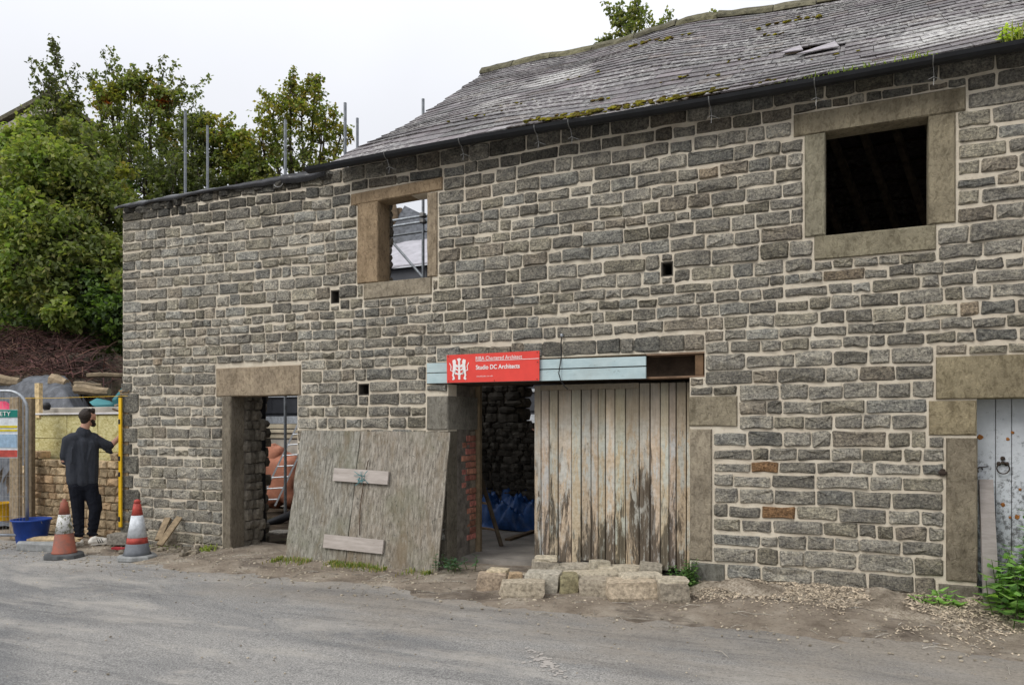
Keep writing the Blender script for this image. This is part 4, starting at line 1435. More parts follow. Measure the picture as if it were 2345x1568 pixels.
# thin whippy tree at far left
tree("tree", "spindly tree with long bare whips of small leaves rising against the sky at far left", "tree", gnd(110, 400, 20.0),
     [(105,265,20,38,'mid',22),(150,275,20,34,'mid',20),(75,300,20,40,'bright',20),(165,235,20,26,'mid',12)], 22, .12, .07,
     [(130,270,124,85,20,'dark'),(120,262,66,132,20,'dark'),(125,250,100,135,20,'dark'),(140,260,168,148,20,'dark'),(110,250,75,190,20,'dark'),(150,260,182,172,20,'dark'),(130,230,95,150,20.2,'dark'),(130,220,140,150,20.2,'mid'),(128,150,123,95,20.1,'dark')], shell=.4)
# tall tree with orange tinted leaves behind the bank
tree("tree", "tall ragged tree with orange tinted upper leaves behind the green bush", "tree", gnd(320, 480, 22.0),
     [(250,230,22,40,'autumn',34),(300,200,22,38,'mid',30),(345,215,22,42,'autumn',34),(390,235,22,40,'mid',30),(270,300,22,58,'mid',52),(345,300,22,60,'mid',54),(405,310,22,45,'autumn',30),(235,330,22,50,'mid',36),
      (300,370,21.5,64,'mid',56),(370,380,21.5,60,'dark',50),(230,400,21,55,'mid',40),(330,440,21,66,'dark',56),(265,450,20.5,55,'ivy',40),(225,225,22,20,'red',6),(378,232,22,18,'red',6),(255,235,22,14,'red',3)], 27, .115, .14,
     [(250,220,240,118,22,'dark'),(262,200,258,112,22,'mid'),(235,230,197,165,22,'dark'),(300,190,308,150,22,'mid'),(365,210,372,128,22,'dark'),(385,215,398,140,22,'mid'),(410,250,478,172,22,'mid'),(415,280,455,212,22,'mid'),(330,200,345,150,22,'dark'),(285,195,270,150,22,'mid'),(405,240,420,180,22,'dark'),(240,240,215,160,22,'mid')], shell=.5)
# dark tree behind the scaffold poles
tree("tree", "dark green tree behind the two thin scaffold poles above the roofless end", "tree", gnd(470, 480, 21.0),
     [(440,300,21,42,'dark',34),(490,300,21,40,'autumn',34),(520,340,21,42,'mid',34),(450,360,21,55,'dark',46),(520,400,21,50,'mid',40),(400,400,20.5,60,'dark',48),(460,430,20.5,56,'dark',44),(560,420,21,36,'mid',24),(390,460,20,50,'dark',34),(320,520,19.5,60,'dark',44),(440,390,21,50,'mid',40),(540,370,21,40,'autumn',34),(585,370,20.6,38,'mid',32),(600,415,20.4,40,'mid',34),(555,330,20.8,30,'autumn',22)], 26, .115, .12,
     [(470,290,462,245,21,'mid'),(515,320,530,262,21,'autumn'),(560,400,590,330,21,'autumn'),(540,350,560,290,21,'mid')])
# airy tree right of it
tree("tree", "airy olive tree with yellowing leaves standing just left of the slate roof", "tree", gnd(690, 480, 20.5),
     [(665,215,20.5,30,'autumn',26),(720,210,20.5,26,'autumn',20),(625,265,20.5,42,'autumn',38),(690,270,20.5,46,'autumn',42),(745,270,20.5,34,'autumn',26),(600,330,20.5,44,'autumn',36),(665,335,20.5,52,'mid',48),(735,330,20.5,44,'autumn',34),
      (570,375,20.5,34,'mid',24),(640,395,20.5,46,'bright',36),(710,385,20.5,40,'mid',28),(780,310,20.5,24,'autumn',12),(765,355,20.5,28,'autumn',14)], 19, .11, .12,
     [(665,200,672,158,20.5,'autumn'),(720,200,735,172,20.5,'autumn'),(620,240,600,205,20.5,'autumn'),(760,280,802,300,20.5,'autumn'),(690,220,712,175,20.5,'autumn')])
# tree top over the ridge
tree("tree", "small leafy tree top showing over the roof ridge", "tree", Vector((-6.5, 14.5, 2.6)),
     [(1420,45,22,20,'mid',13),(1455,35,22,26,'mid',20),(1500,70,22,22,'mid',14),(1440,80,22,30,'mid',22),(1490,95,22,40,'mid',30),(1440,140,22,60,'mid',40)], 20, .12, .12,
     [(1410,60,1388,8,22,'mid'),(1460,30,1455,-6,22,'mid'),(1500,70,1536,30,22,'mid'),(1400,80,1372,98,22,'mid'),(1510,80,1530,55,22,'mid'),(1420,40,1418,8,22,'mid'),(1620,60,1640,28,22,'mid'),(1600,60,1612,42,22,'mid')], shell=.35)

# ivy and scrub over the bank: too many to count
P = []
for _ in range(620):
    u, v = rng.uniform(-30, 310), rng.uniform(560, 800)
    t = 19.4 - (v-560)/230*1.9
    p = atT(u, v, t); p.z = max(p.z, terr(p.x, p.y)+.05)
    P.append(tuple(p))
P = np.array(P)
V, T, C = leaf_arrays(P, 34, np.full(len(P), .30), .12, LEAFS['ivy'] + LEAFS['mid'][:2])
ivy = np_mesh("ivy", V, T, C, MAT["leaf"]); tag(ivy, "dark ivy and scrub growing down the bank", "ivy", kind="stuff")

# brushwood heap: many cut twigs
b = MB()
for _ in range(1900):
    u, v = rng.uniform(-40, 300), rng.uniform(755, 876)
    if v < 735 + abs(u-30)*.30 or (u > 185 and rng.random() < .8): continue
    t = 17.6 - (v-755)/121*3.6
    p = atT(u, v, t); g0 = terr(p.x, p.y)
    p.z = max(p.z, g0) + rng.uniform(.0, .12)
    a = rng.uniform(-1.2, 1.2) + (math.pi if rng.random() < .5 else 0); L = rng.uniform(.15, .65)
    q = p + Vector((math.cos(a+.5)*L, math.sin(a+.5)*L, rng.uniform(-.3, .3)))
    k = rng.choice([.25, .4, .6, .9, 1.3])*rng.uniform(.8, 1.3)
    b.tube([p, p.lerp(q, .5) + Vector((0, 0, rng.uniform(-.04, .08))), q], [rng.uniform(.006, .014), .008, .004], 3, (k, k*rng.uniform(.8, 1.1), k*rng.uniform(.8,1.1)), caps=False)
o = b.build("brushwood", MAT["twig"]); tag(o, "heap of reddish brown cut brushwood on the bank", "brushwood", kind="stuff")

# rock ledges showing in the bank beside the barn
b = MB()
for _ in range(90):
    u, v = rng.uniform(170, 305), rng.uniform(730, 880)
    p = atT(u, v, 17.3 - (v-760)/120*3.0); p.z = terr(p.x, p.y) + .02
    k = rng.uniform(.12, .42)
    b.rock(p, (rng.uniform(.25, .7), .4, rng.uniform(.12, .26)), rng, (k, k*.88, k*.76), rot=rng.uniform(0, 1.2), rough=.22)
o = b.build("rock_ledges", MAT["field_stone"]); tag(o, kind="structure")

# far house on the hill
hp = atT(112, 216, 31); hz = hp.z
hb = Vector((hp.x-1.0, hp.y+2.0, terr(hp.x, hp.y)))
house = empty("house", (hp.x, hp.y, 8), "grey gabled house roof half hidden behind the trees at far left", "house")
dl = Vector((-CS, -SN*1.0, 0)).normalized(); dr = -dl; bk = Vector((-SN, CS, 0))
ap = Vector(hp)
el = ap + dl*4.2 + Vector((0, 0, -2.25)); er = ap + dr*.35 + Vector((0, 0, -.2))
b = MB()
fr = [el, er, Vector((er.x, er.y, 3)), Vector((el.x, el.y, 3))]
gv = [ap + Vector((0,0,-.25)), el+Vector((0,0,-.2)), Vector((el.x, el.y, 3)), Vector((er.x, er.y, 3)), er+Vector((0,0,-.2))]
vs = [tuple(q + bk*.35) for q in gv] + [tuple(q + bk*3) for q in gv]
b.add(vs, [(0,1,2,3,4),(9,8,7,6,5)] + [(k,(k+1)%5,5+(k+1)%5,5+k) for k in range(5)])
b.build("wall", MAT["ridge_stone"], house)
b = MB()
for a_, c_ in ((ap, el), (ap, er)):
    o_ = (c_-ap)*1.1 + ap
    vs = [tuple(q+d+Vector((0,0,z_))) for q in (ap, o_) for d in (bk*0, bk*3.2) for z_ in (0, .18)]
    b.add(vs, [(0,2,3,1),(4,5,7,6),(0,1,5,4),(2,6,7,3),(1,3,7,5),(0,4,6,2)])
b.build("roof", MAT["ridge_stone"], house)
b = MB()
for a_, c_ in ((ap, el), (ap, er)):
    o_ = (c_-ap)*1.06 + ap
    vs = [tuple(q+d+Vector((0,0,z_))) for q in (ap, o_) for d in (bk*-.06, bk*.2) for z_ in (-.75, -.32)]
    b.add(vs, [(0,2,3,1),(4,5,7,6),(0,1,5,4),(2,6,7,3),(1,3,7,5),(0,4,6,2)])
b.build("bargeboard", MAT["pale_render"], house)

# ================================================================== SCAFFOLD BEHIND THE ROOFLESS END
sc_ = empty("scaffold", (-9.0, 3.4, 0), "grey steel scaffold poles rising behind the roofless left end of the barn", "scaffold")
def pole(u, vtop, Y, z0=-.1, r=.026):
    p = onY(u, vtop, Y)
    b = MB(); b.tube([(p.x, p.y, z0), (p.x, p.y, p.z)], r, 10)
    b.build("pole", MAT["scaffold_steel"], sc_, origin=(p.x, p.y, z0), smooth=False)
    return p
pl = [pole(424, 255, 3.0), pole(475, 288, 4.2), pole(653, 275, 3.0), pole(790, 236, 3.0), pole(818, 271, 4.2), pole(968.5, 227, 4.0)]
zl = [onY(930, v, 4.2).z for v in (507, 520, 542)]
for zz, k, r_ in ((zl[0], 1.0, .024), (zl[1], 1.0, .024), (zl[2], .5, .02)):
    b = MB(); b.tube([(-13.3, 4.26, zz), (-5.95, 4.0, zz)], r_, 10, (k*1.5,)*3)
    b.build("ledger", MAT["scaffold_steel"], sc_, origin=(-9, 4.2, zz))
b = MB(); b.tube([onY(890, 545, 4.05), onY(966, 633, 4.05), onY(1040, 722, 4.05)], .024, 8); b.build("brace", MAT["scaffold_steel"], sc_, origin=onY(966, 633, 4.05))
for p_ in (pl[5],):
    for zz in zl[:2]:
        b = MB(); b.box((p_.x-.045, p_.y-.06, zz-.04), (p_.x+.045, p_.y+.06, zz+.04), (.9, .8, .7), bev=.012); b.build("coupler", MAT["scaffold_steel"], sc_, origin=(p_.x, p_.y, zz))
# dark clad extension with pale sheeting, behind
ext = empty("extension", (-10, 8.8, 0), "dark clad extension with pale roof sheeting behind the scaffold, seen through the small window", "building")
b = MB(); b.box((-16, 8.6, 0), (-5.9, 9.8, 5.55)); b.build("wall", MAT["dark_cladding"], ext)
for i in range(8):
    x = -15.9 + i*1.25
    b = MB(); b.box((x, 8.56, 1.9), (x+1.24, 8.6, 5.5), (1.15, 1.15, 1.18), bev=.006); b.build("panel", MAT["dark_cladding"], ext, origin=(x, 8.58, 1.9))
b = MB()
q = [(-16.2, 8.42, 5.55), (-5.7, 8.42, 5.5), (-5.7, 10.2, 6.6), (-16.2, 10.2, 6.65)]
b.add(q + [(x, y, z+.05) for x, y, z in q], [(3,2,1,0),(4,5,6,7),(0,1,5,4),(1,2,6,5),(2,3,7,6),(3,0,4,7)])
b.build("roof_sheet", MAT["pale_membrane"], ext)
for zz, hgt in ((2.52, .10), (2.34, .07), (1.62, .2)):
    b = MB(); b.box((-16, 8.52, zz), (-5.9, 8.57, zz+hgt)); b.build("trim_board", MAT["cone_white"], ext, origin=(-10, 8.5, zz))
# grey tarpaulin draped over a heap beyond, and a leaning bare trunk
b = MB()
c0 = onY(960, 490, 10.8)
pts = []
tp = [(908, 545), (921, 482), (930, 473), (960, 488), (990, 500), (1060, 520), (1090, 560)]
top = [onY(u, v, 10.8) for u, v in tp]
vs, fs = [], []
nrow = 6
for j in range(nrow+1):
    for i, p in enumerate(top):
        f = j/nrow
        vs.append((p.x + .12*f*math.sin(i*2.3), p.y - 1.0*math.sin(f*1.57)*.9 + .12*math.sin(i*1.9+f*4), p.z*(1-f) + (5.9)*f - .2*f*(1-f)))
for j in range(nrow):
    for i in range(len(top)-1):
        fs.append((j*len(top)+i, j*len(top)+i+1, (j+1)*len(top)+i+1, (j+1)*len(top)+i))
b.add(vs, fs)
o = b.build("tarpaulin", MAT["tarp_grey"], smooth=True); tag(o, "grey tarpaulin pitched like a tent beyond the small upper window", "tarpaulin")
md = o.modifiers.new("thick", 'SOLIDIFY'); md.thickness = .01
b = MB(); b.tube([onY(912, 600, 10.4), onY(903, 500, 10.4), onY(893, 440, 10.4)], [.16, .13, .10], 8, (1.6, 1.4, 1.2)); b.tube([onY(918, 600, 10.6), onY(916, 500, 10.6), onY(914, 478, 10.6)], [.14, .12, .09], 8, (1.6, 1.4, 1.2))
o = b.build("dead_trunk", MAT["bark"], smooth=True); tag(o, "bare leaning tree trunk seen through the small upper window", "tree trunk")

# pale garden wall, ladder, orange bag and pipe seen through the small doorway
gw = empty("garden_wall", (-11, 4.6, 0), "pale rendered wall with moulded coping seen through the small doorway", "wall")
b = MB(); b.box((-14, 4.6, -.1), (-9.2, 4.95, 1.28)); b.build("wall", MAT["pale_render"], gw)
for zz, hh_, pr in ((1.30, .10, .03), (1.41, .07, .07), (1.50, .09, .05)):
    b = MB(); b.box((-14, 4.6-pr, zz), (-9.2, 4.95, zz+hh_), (1.1, 1.05, .9), bev=.008); b.build("coping", MAT["pale_render"], gw, origin=(-11, 4.6, zz))
lad = empty("ladder", (-9.6, 3.2, 0), "aluminium ladder leaning inside the small doorway", "ladder")
la, lb = onY(626, 1150, 3.0), onY(702, 940, 3.6)
lc, ld_ = onY(585, 1125, 3.0), onY(662, 980, 3.45)
sx = Vector((.0, 0, 0))
A0, A1 = onY(629, 1158, 3.0), onY(690, 1030, 3.5)
w_ = onY(585, 1135, 3.0) - onY(622, 1133, 3.0)
dirv = (A1-A0)
for off in (Vector((0,0,0)), w_*1.05):
    b = MB(); b.tube([A0+off, A0+off+dirv*1.9], .022, 4); b.build("rail", MAT["aluminium"], lad, origin=A0+off)
for i in range(9):
    p = A0 + dirv*(.12+.2*i)
    b = MB(); b.tube([p, p+w_*1.05], .014, 6); b.build("rung", MAT["aluminium"], lad, origin=p)
b = MB()
p = onY(640, 1105, 3.9)
b.rock((p.x, 4.0, .50), (.85, .5, 1.05), rng, rough=.16, seg=22, rings=14, box=.6); b.rock((p.x-.2, 4.0, .98), (.45, .34, .42), rng, rough=.16, seg=16, rings=9, box=.4)
o = b.build("sack", MAT["bag_orange"], smooth=True); tag(o, "orange plastic sack behind the ladder in the small doorway", "sack")
b = MB()
b.tube([onY(598, 1208, 2.4), onY(625, 1195, 2.6), onY(665, 1178, 2.9)], .075, 12)
o = b.build("drain_pipe", MAT["black_plastic"], smooth=True); tag(o, "black plastic drain pipe lying on the floor inside the small doorway", "pipe")
b = MB(); p = onY(601, 1000, .68); b.tube([(p.x, .68, -.05), (p.x, .68, 2.45)], .042, 12); b.tube([(p.x, .68, 1.86), (p.x, .68, 1.95)], .055, 12)
o = b.build("downpipe", MAT["black_plastic"]); tag(o, "black upright downpipe standing inside the small doorway", "pipe")
for k, (u, v, w_, lab) in enumerate(((640, 1222, .34, "flat pale stone slab on the floor inside the small doorway"),)):
    p = onZ(u, v, .0); b = MB(); b.rock((p.x, p.y, .03), (w_, .3, .05), rng, rough=.05)
    o = b.build("stone_slab", MAT["field_stone"], origin=tuple(p)); tag(o, lab, "stone")

# ================================================================== GARAGE CONTENTS
# blue tarp: folded heap
def cloth_heap(name, c, sx, sy, sz, mat, seed, label, cat, nx=80, ny=60):
    vs, fs = [], []
    for j in range(ny+1):
        for i in range(nx+1):
            a, b_ = i/nx*2-1, j/ny*2-1
            r = math.sqrt(a*a+b_*b_)
            h = max(0.0, 1-r**2.2)
            x, y = c[0]+a*sx, c[1]+b_*sy
            f = 1.1*abs(nz(a*2.4+seed, b_*2.4, .3)) + .9*abs(nz(a*5+seed, b_*5, 1.7)) + .6*abs(nz(a*10, b_*10+seed, 2.2))
            z = c[2] + sz*(h**.6)*(.50 + .62*min(f, 1.1)) + .012
            vs.append((x + .06*nz(a*3, b_*3, seed), y + .06*nz(a*3, b_*3, seed+5), max(z, c[2]+.008)))
    for j in range(ny):
        for i in range(nx):
            q = j*(nx+1)+i
            fs.append((q, q+1, q+nx+2, q+nx+1))
    m_ = MB(); m_.add(vs, fs)
    o = m_.build(name, MAT[mat], smooth=True, origin=tuple(c)); tag(o, label, cat)
    md = o.modifiers.new("thick", 'SOLIDIFY'); md.thickness = .006
    return o
p = onZ(1168, 1205, .06)
cloth_heap("tarpaulin", (p.x+.1, p.y+.1, .058), .85, .50, .66, "tarp_blue", 3, "crumpled blue tarpaulin heaped behind the half open door", "tarpaulin")
# dark timber trestle just inside
tr = empty("step_ladder", (-4.1, 1.3, .05), "old dark timber step ladder standing inside the wide doorway", "step ladder")
f1, t1 = onZ(1148, 1250, .056), onY(1100, 1090, 1.3)
b = MB(); b.tube([f1, f1+(t1-f1)*1.25], .030, 4); b.build("leg", MAT["old_timber"], tr, origin=f1)
f2 = f1 + Vector((-.75, .05, 0)); t2 = f1+(t1-f1)*1.25
b = MB(); b.tube([f2, t2 + Vector((-.05, .0, 0))], .026, 4); b.build("leg", MAT["old_timber"], tr, origin=f2)
for k in (.18, .48, .75):
    a_ = f1.lerp(t2, k); b = MB(); b.tube([a_, a_+Vector((-.5, .1, .02))], .016, 5, (3, 2.8, 2.6)); b.build("rung", MAT["old_timber"], tr, origin=a_)
b = MB(); p = onZ(1196, 1225, .058); b.box((p.x-.03, p.y-.5, .057), (p.x+.05, p.y+.5, .085), (1.5,1.4,1.3)); o = b.build("plank", MAT["old_timber"]); tag(o, "grey plank lying on the floor inside the wide doorway", "plank")

# ================================================================== SIGN BOARD OVER THE WIDE DOOR
SY = -.085
sTL, sTR, sBR, sBL = onY(1022.4, 813, SY), onY(1234.4, 802.6, SY), onY(1234, 870.9, SY), onY(1023.3, 876.1, SY)
sign = empty("sign", sBL, "red architect's sign board with white lion crest fixed over the wide doorway", "sign")
b = MB(); pts = [sBL, sBR, sTR, sTL]
vs = [tuple(q) for q in pts] + [(q.x, q.y+.012, q.z) for q in pts]
b.add(vs, [(0,1,2,3),(7,6,5,4),(0,4,5,1),(1,5,6,2),(2,6,7,3),(3,7,4,0)]); b.build("board", MAT["red_sign"], sign, origin=sBL)
def sp(a, v, off=.003):
    """a across 0..1, v down 0..1 of the board"""
    p = sTL.lerp(sTR, a).lerp(sBL.lerp(sBR, a), v); p.y -= off
    return p
def lettering(txt, a0, a1, vb, vh, bold=0.0):
    cu = bpy.data.curves.new("lettering", 'FONT'); cu.body = txt; cu.size = 1; cu.offset = bold
    ob = bpy.data.objects.new("tmp", cu); COL.objects.link(ob)
    dg = bpy.context.evaluated_depsgraph_get()
    me = bpy.data.meshes.new_from_object(ob.evaluated_get(dg))
    co = [v.co.copy() for v in me.vertices]; fs = [tuple(q.vertices) for q in me.polygons]
    bpy.data.objects.remove(ob)
    w = max(c.x for c in co)
    m_ = MB(); m_.add([tuple(sp(a0 + c.x/w*(a1-a0), vb - c.y/.7*vh, .0035)) for c in co], fs)
    m_.build("lettering", MAT["sign_white"], sign, origin=sp(a0, vb))
lettering("RIBA Chartered Architect", .325, .825, .235, .135, .004)
lettering("Studio DC Architects", .328, .80, .555, .15, .022)
lettering("studiodc.co.uk", .335, .515, .82, .05)
b = MB()
def bar(pts, w):
    for (p0, p1) in zip(pts, pts[1:]):
        a_, c_ = Vector((p0[0]*3.1, p0[1])), Vector((p1[0]*3.1, p1[1])); d = (c_-a_).normalized(); nn = Vector((-d.y, d.x))*w/2
        qs = [a_-d*w*.2-nn, c_+d*w*.2-nn, c_+d*w*.2+nn, a_-d*w*.2+nn]
        b.add([tuple(sp(q.x/3.1, q.y, .0035 + .0002*(len(b.v) % 7))) for q in qs], [(0,1,2,3)])
bar([(.328,.262),(.998,.262)], .018)
b.build("rule_line", MAT["sign_white"], sign, origin=sp(.3, .26))
b = MB()
bar([(.142,.22),(.142,.88)], .075); bar([(.125,.16),(.142,.24),(.158,.16)], .05); bar([(.142,.14),(.142,.3)], .05)
bar([(.085,.43),(.20,.43)], .05); bar([(.10,.66),(.142,.72),(.186,.66)], .05)
for s_ in (-1, 1):
    X = lambda k: .142 + s_*k
    bar([(X(.058), .24),(X(.052), .36),(X(.058), .62)], .105)             # body
    bar([(X(.058), .20),(X(.048), .28)], .10)                             # head
    bar([(X(.05), .34),(X(.02), .40)], .05); bar([(X(.05), .48),(X(.018), .56)], .045)   # fore legs
    bar([(X(.06), .6),(X(.07), .74),(X(.058), .86),(X(.075), .88)], .06); bar([(X(.05), .6),(X(.036), .7)], .05)   # hind legs
    bar([(X(.062), .6),(X(.096), .56),(X(.09), .42),(X(.108), .30)], .026)    # tail
b.build("crest", MAT["sign_white"], sign, origin=sp(.14, .5))
for (a_, v_) in ((.02, .05), (.98, .05), (.02, .95), (.98, .95), (.53, .96), (.985, .38)):
    b = MB(); b.rock(sp(a_, v_, .004), (.010, .008, .010), rng, rough=.02, seg=6, rings=4); b.build("screw", MAT["dark_iron"], sign, origin=sp(a_, v_))

# ================================================================== LEANING PLYWOOD BOARD
TL, BL_, TR, BR_ = onY(690, 985, -.035), onV(651, 1278), onY(1030, 989, -.035), onV(1001, 1309)
BL_.z -= .015; BR_.z -= .015
pn = (TR-TL).cross(BL_-TL).normalized()
if pn.y > 0: pn = -pn
def bp(a, v, off=0.0):
    return TL.lerp(TR, a).lerp(BL_.lerp(BR_, a), v) + pn*off
board = empty("board_cover", BL_, "weathered grey plywood cover of two sheets joined by two battens, leaning on the wall", "board")
for a0, a1, k in ((0, .42, (1, 1, .97)), (.425, 1.0, (1.04, 1.0, .95))):
    nI, nJ = 5, 8
    m_ = MB(); vs, fs = [], []
    for off in (0.0, -.02):
        for j in range(nJ+1):
            for i in range(nI+1):
                a = a0 + (a1-a0)*i/nI; v = j/nJ
                e = .004*nz(v*7+a0*9, 3) if i in (0, nI) else 0
                if (a0 == 0 and i == 0): e += .012*nz(v*9, 8) + (.012 if j == nJ else 0)
                if j == nJ: v += .004*nz(a*30, 1)
                vs.append(tuple(bp(a+e, v, off + .012*nz(a*3, v*3, off*0))))
    n1 = (nI+1)*(nJ+1)
    for j in range(nJ):
        for i in range(nI):
            q = j*(nI+1)+i
            fs.append((q, q+nI+1, q+nI+2, q+1)); fs.append((n1+q, n1+q+1, n1+q+nI+2, n1+q+nI+1))
    ring = [i for i in range(nI+1)] + [(j+1)*(nI+1)-1 for j in range(1, nJ+1)] + [nJ*(nI+1)+i for i in range(nI-1, -1, -1)] + [j*(nI+1) for j in range(nJ-1, 0, -1)]
    for a_, c_ in zip(ring, ring[1:]+ring[:1]): fs.append((a_, c_, n1+c_, n1+a_))
    m_.add(vs, fs, k); m_.build("plywood_sheet", MAT["weathered_plywood"], board, origin=bp(a0, 1))
for a0, a1, v0, v1 in ((.285, .652, .288, .385), (.272, .665, .785, .885)):
    q = [bp(a0, v1, .016), bp(a1, v1+.012, .016), bp(a1, v0+.012, .016), bp(a0, v0, .016)]
    m_ = MB(); m_.add([tuple(p+pn*.024) for p in q] + [tuple(p) for p in q], [(0,1,2,3),(7,6,5,4),(0,4,5,1),(1,5,6,2),(2,6,7,3),(3,7,4,0)], (1.12, 1.08, 1.08))
    m_.build("batten", MAT["sawn_timber"], board, origin=q[0])
m_ = MB(); m_.tube([bp(.495+.01*math.sin(v*9), v, .020) for v in (.22,.3,.4,.5,.6,.7,.775)], .005, 5, (.8, .5, .4)); m_.build("cord", MAT["bark"], board, origin=bp(.5, .5))
m_ = MB()
for i in range(16):
    p0 = bp(.485+rng.uniform(-.02,.02), .36+rng.uniform(-.02,.02), .045); p1 = p0 + Vector((rng.uniform(-.14,.06), -.01, rng.uniform(-.09,.07)))
    m_.tube([p0, p0.lerp(p1,.5)+pn*rng.uniform(0,.02), p1], .0035, 4, (rng.uniform(.6,1.3),)*3, caps=False)
o = m_.build("rope", MAT["tarp_teal"]); tag(o, "frayed pale blue rope knotted round the upper batten of the leaning cover", "rope")

# ================================================================== LOOSE STONES BEFORE THE WIDE DOOR
def px3(ex_, ey_): return (1100+ex_/2.306)/1.0664, (820+ey_/2.306)/1.0664
ST = [  # left, right, top, bottom (as measured), depth m, colour, label
 (145,315,1340,1432,.24,(1.0,.86,.74),"small reddish stone at the left end of the pile before the wide door"),
 (195,315,1316,1345,.18,(1.25,1.15,.95),"thin pale flake lying on the leftmost stone of the pile"),
 (285,540,1388,1472,.26,(1.15,1.08,.96),"long low pale stone foremost at the left of the pile"),
 (402,612,1336,1442,.30,(1.0,1.0,.96),"squarish grey stone behind the long low pale one"),
 (612,722,1350,1450,.30,(.62,.6,.42),"dark mossy stone in the middle of the front row of the pile"),
 (713,906,1372,1466,.28,(.95,.9,.82),"pitted brownish stone right of the dark mossy one"),
 (886,1182,1386,1491,.34,(1.0,.9,.78),"largest block of the pile, tool marked and leaning slightly"),
 (1176,1356,1394,1505,.34,(.78,.74,.68),"grey brown block at the right end of the front row"),
 (465,612,1272,1348,.26,(.95,.92,.86),"upright stone touching the left foot of the boarded door"),
 (470,602,1249,1274,.24,(1.2,1.15,1.02),"flat cap stone topping the stack at the left foot of the boarded door"),
 (560,835,1292,1342,.26,(1.0,.98,.92),"long flat stone along the foot of the boarded door"),
 (652,972,1338,1384,.30,(1.15,1.1,.98),"broad flat slab with a rust stain in the middle of the pile"),
 (788,905,1270,1304,.20,(.9,.88,.8),"small dull stone wedged under the middle of the boarded door"),
 (838,1092,1304,1356,.26,(1.1,1.06,.96),"pale flat stone behind the largest block"),
 (972,1205,1348,1392,.26,(1.2,1.16,1.06),"thin pale slab lying over the largest block"),
 (1060,1192,1288,1358,.24,(.92,.9,.84),"rounded stone beside the weeds at the right of the pile"),
 (1168,1345,1372,1402,.24,(1.1,1.06,.96),"thin flat slab on the right end block"),
 (330,408,1338,1384,.16,(1.0,.8,.6),"small rusty stone between the reddish stone and the squarish one"),
 (700,760,1344,1372,.14,(1.2,1.15,1.0),"small pale chip on top of the pitted brownish stone"),
 (905,985,1352,1388,.18,(.7,.68,.6),"small dark stone wedged above the largest block"),
 (1120,1210,1356,1380,.18,(1.15,1.1,1.0),"small pale slab before the rounded stone at right"),
 (560,640,1330,1356,.16,(1.1,1.05,.95),"small flat stone behind the dark mossy one"),
]
prng = random.Random(3)
placed = []
for (l, r, t_, bt, dp, ti, lab) in ST:
    ul, vb = px3(l, bt); ur, _ = px3(r, bt); um = (ul+ur)/2; _, vt = px3(l, t_)
    g0 = onV(um, vb)
    if lab.startswith(("thin", "flat cap", "broad flat")):       # those that rest on others: use the depth of the stone below
        Y = {"thin pale flake": -.80, "flat cap": -.16, "broad flat": -.42, "thin pale slab": -.60, "thin flat slab": -.66}[[k for k in ("thin pale flake","flat cap","broad flat","thin pale slab","thin flat slab") if lab.startswith(k)][0]]
        if lab.startswith("broad"): Y = -.36
        g0 = onY(um, vb, Y)
    else:
        g0 = g0 if g0.y < -.04 else onY(um, vb, -.04)
    t = depth(g0)
    W = (ur-ul)*t/FD*.97; H = (vb-vt)*t/FD
    z0 = g0.z
    zg = verge_z(g0.x, g0.y)
    if not lab.startswith(("thin", "flat cap", "broad flat")): 
        H += max(0, z0-(zg-.02)); z0 = min(z0, zg-.02) if z0 > zg-.02 else z0
        ti = tuple(q*prng.uniform(.82, 1.12) for q in [1]) + () if False else tuple(q*k_ for k_ in [prng.uniform(.8, 1.12)] for q in ti)
    rot = YAW*.8 + prng.uniform(-.22, .22); dp *= .8
    c = Vector((g0.x - math.sin(rot)*dp*.5, g0.y + math.cos(rot)*dp*.5, z0 + H/2))
    mb = MB()
    so = prng.uniform(0, 99); kx, kz = prng.uniform(-.12, .12), prng.uniform(-.12, .12)
    mb.box((-.5, -.5, -.5), (.5, .5, .5), ti)
    bm = bmesh.new(); bmesh.ops.create_cube(bm, size=1.0)
    bmesh.ops.subdivide_edges(bm, edges=bm.edges[:], cuts=3, use_grid_fill=True)
    cr, sr = math.cos(rot), math.sin(rot); vs = []
    for v_ in bm.verts:
        q = v_.co.copy(); e_ = sorted((abs(q.x), abs(q.y), abs(q.z)))
        k_ = 1 - (.035 if e_[1] > .49 else 0) - (.035 if e_[0] > .49 else 0)          # worn arrises
        q = Vector((q.x*k_, q.y*k_, q.z*k_))
        q.x += kx*q.z*.8 + .05*nz(q.y*2+so, q.z*2, 1); q.z += kz*q.x*.9 + .07*nz(q.x*2.2+so, q.y*2, 4) + .02*nz(q.x*7+so, q.y*7, 4); q.y += .05*nz(q.x*2+so, q.z*2, 7)
        q.x += .015*nz(q.x*9, q.y*9+so, q.z*9); 
        x_, y_, z_ = q.x*W, q.y*dp, q.z*H
        vs.append((c.x+x_*cr-y_*sr, c.y+x_*sr+y_*cr, c.z+z_))
    mb.v, mb.f, mb.c = [], [], []
    mb.add(vs, [tuple(w.index for w in f_.verts) for f_ in bm.faces], ti); bm.free()
    o = mb.build("loose_stone", MAT["field_stone"], origin=(c.x, c.y, z0))
    tag(o, lab, "stone", "loose stones piled before the wide door")

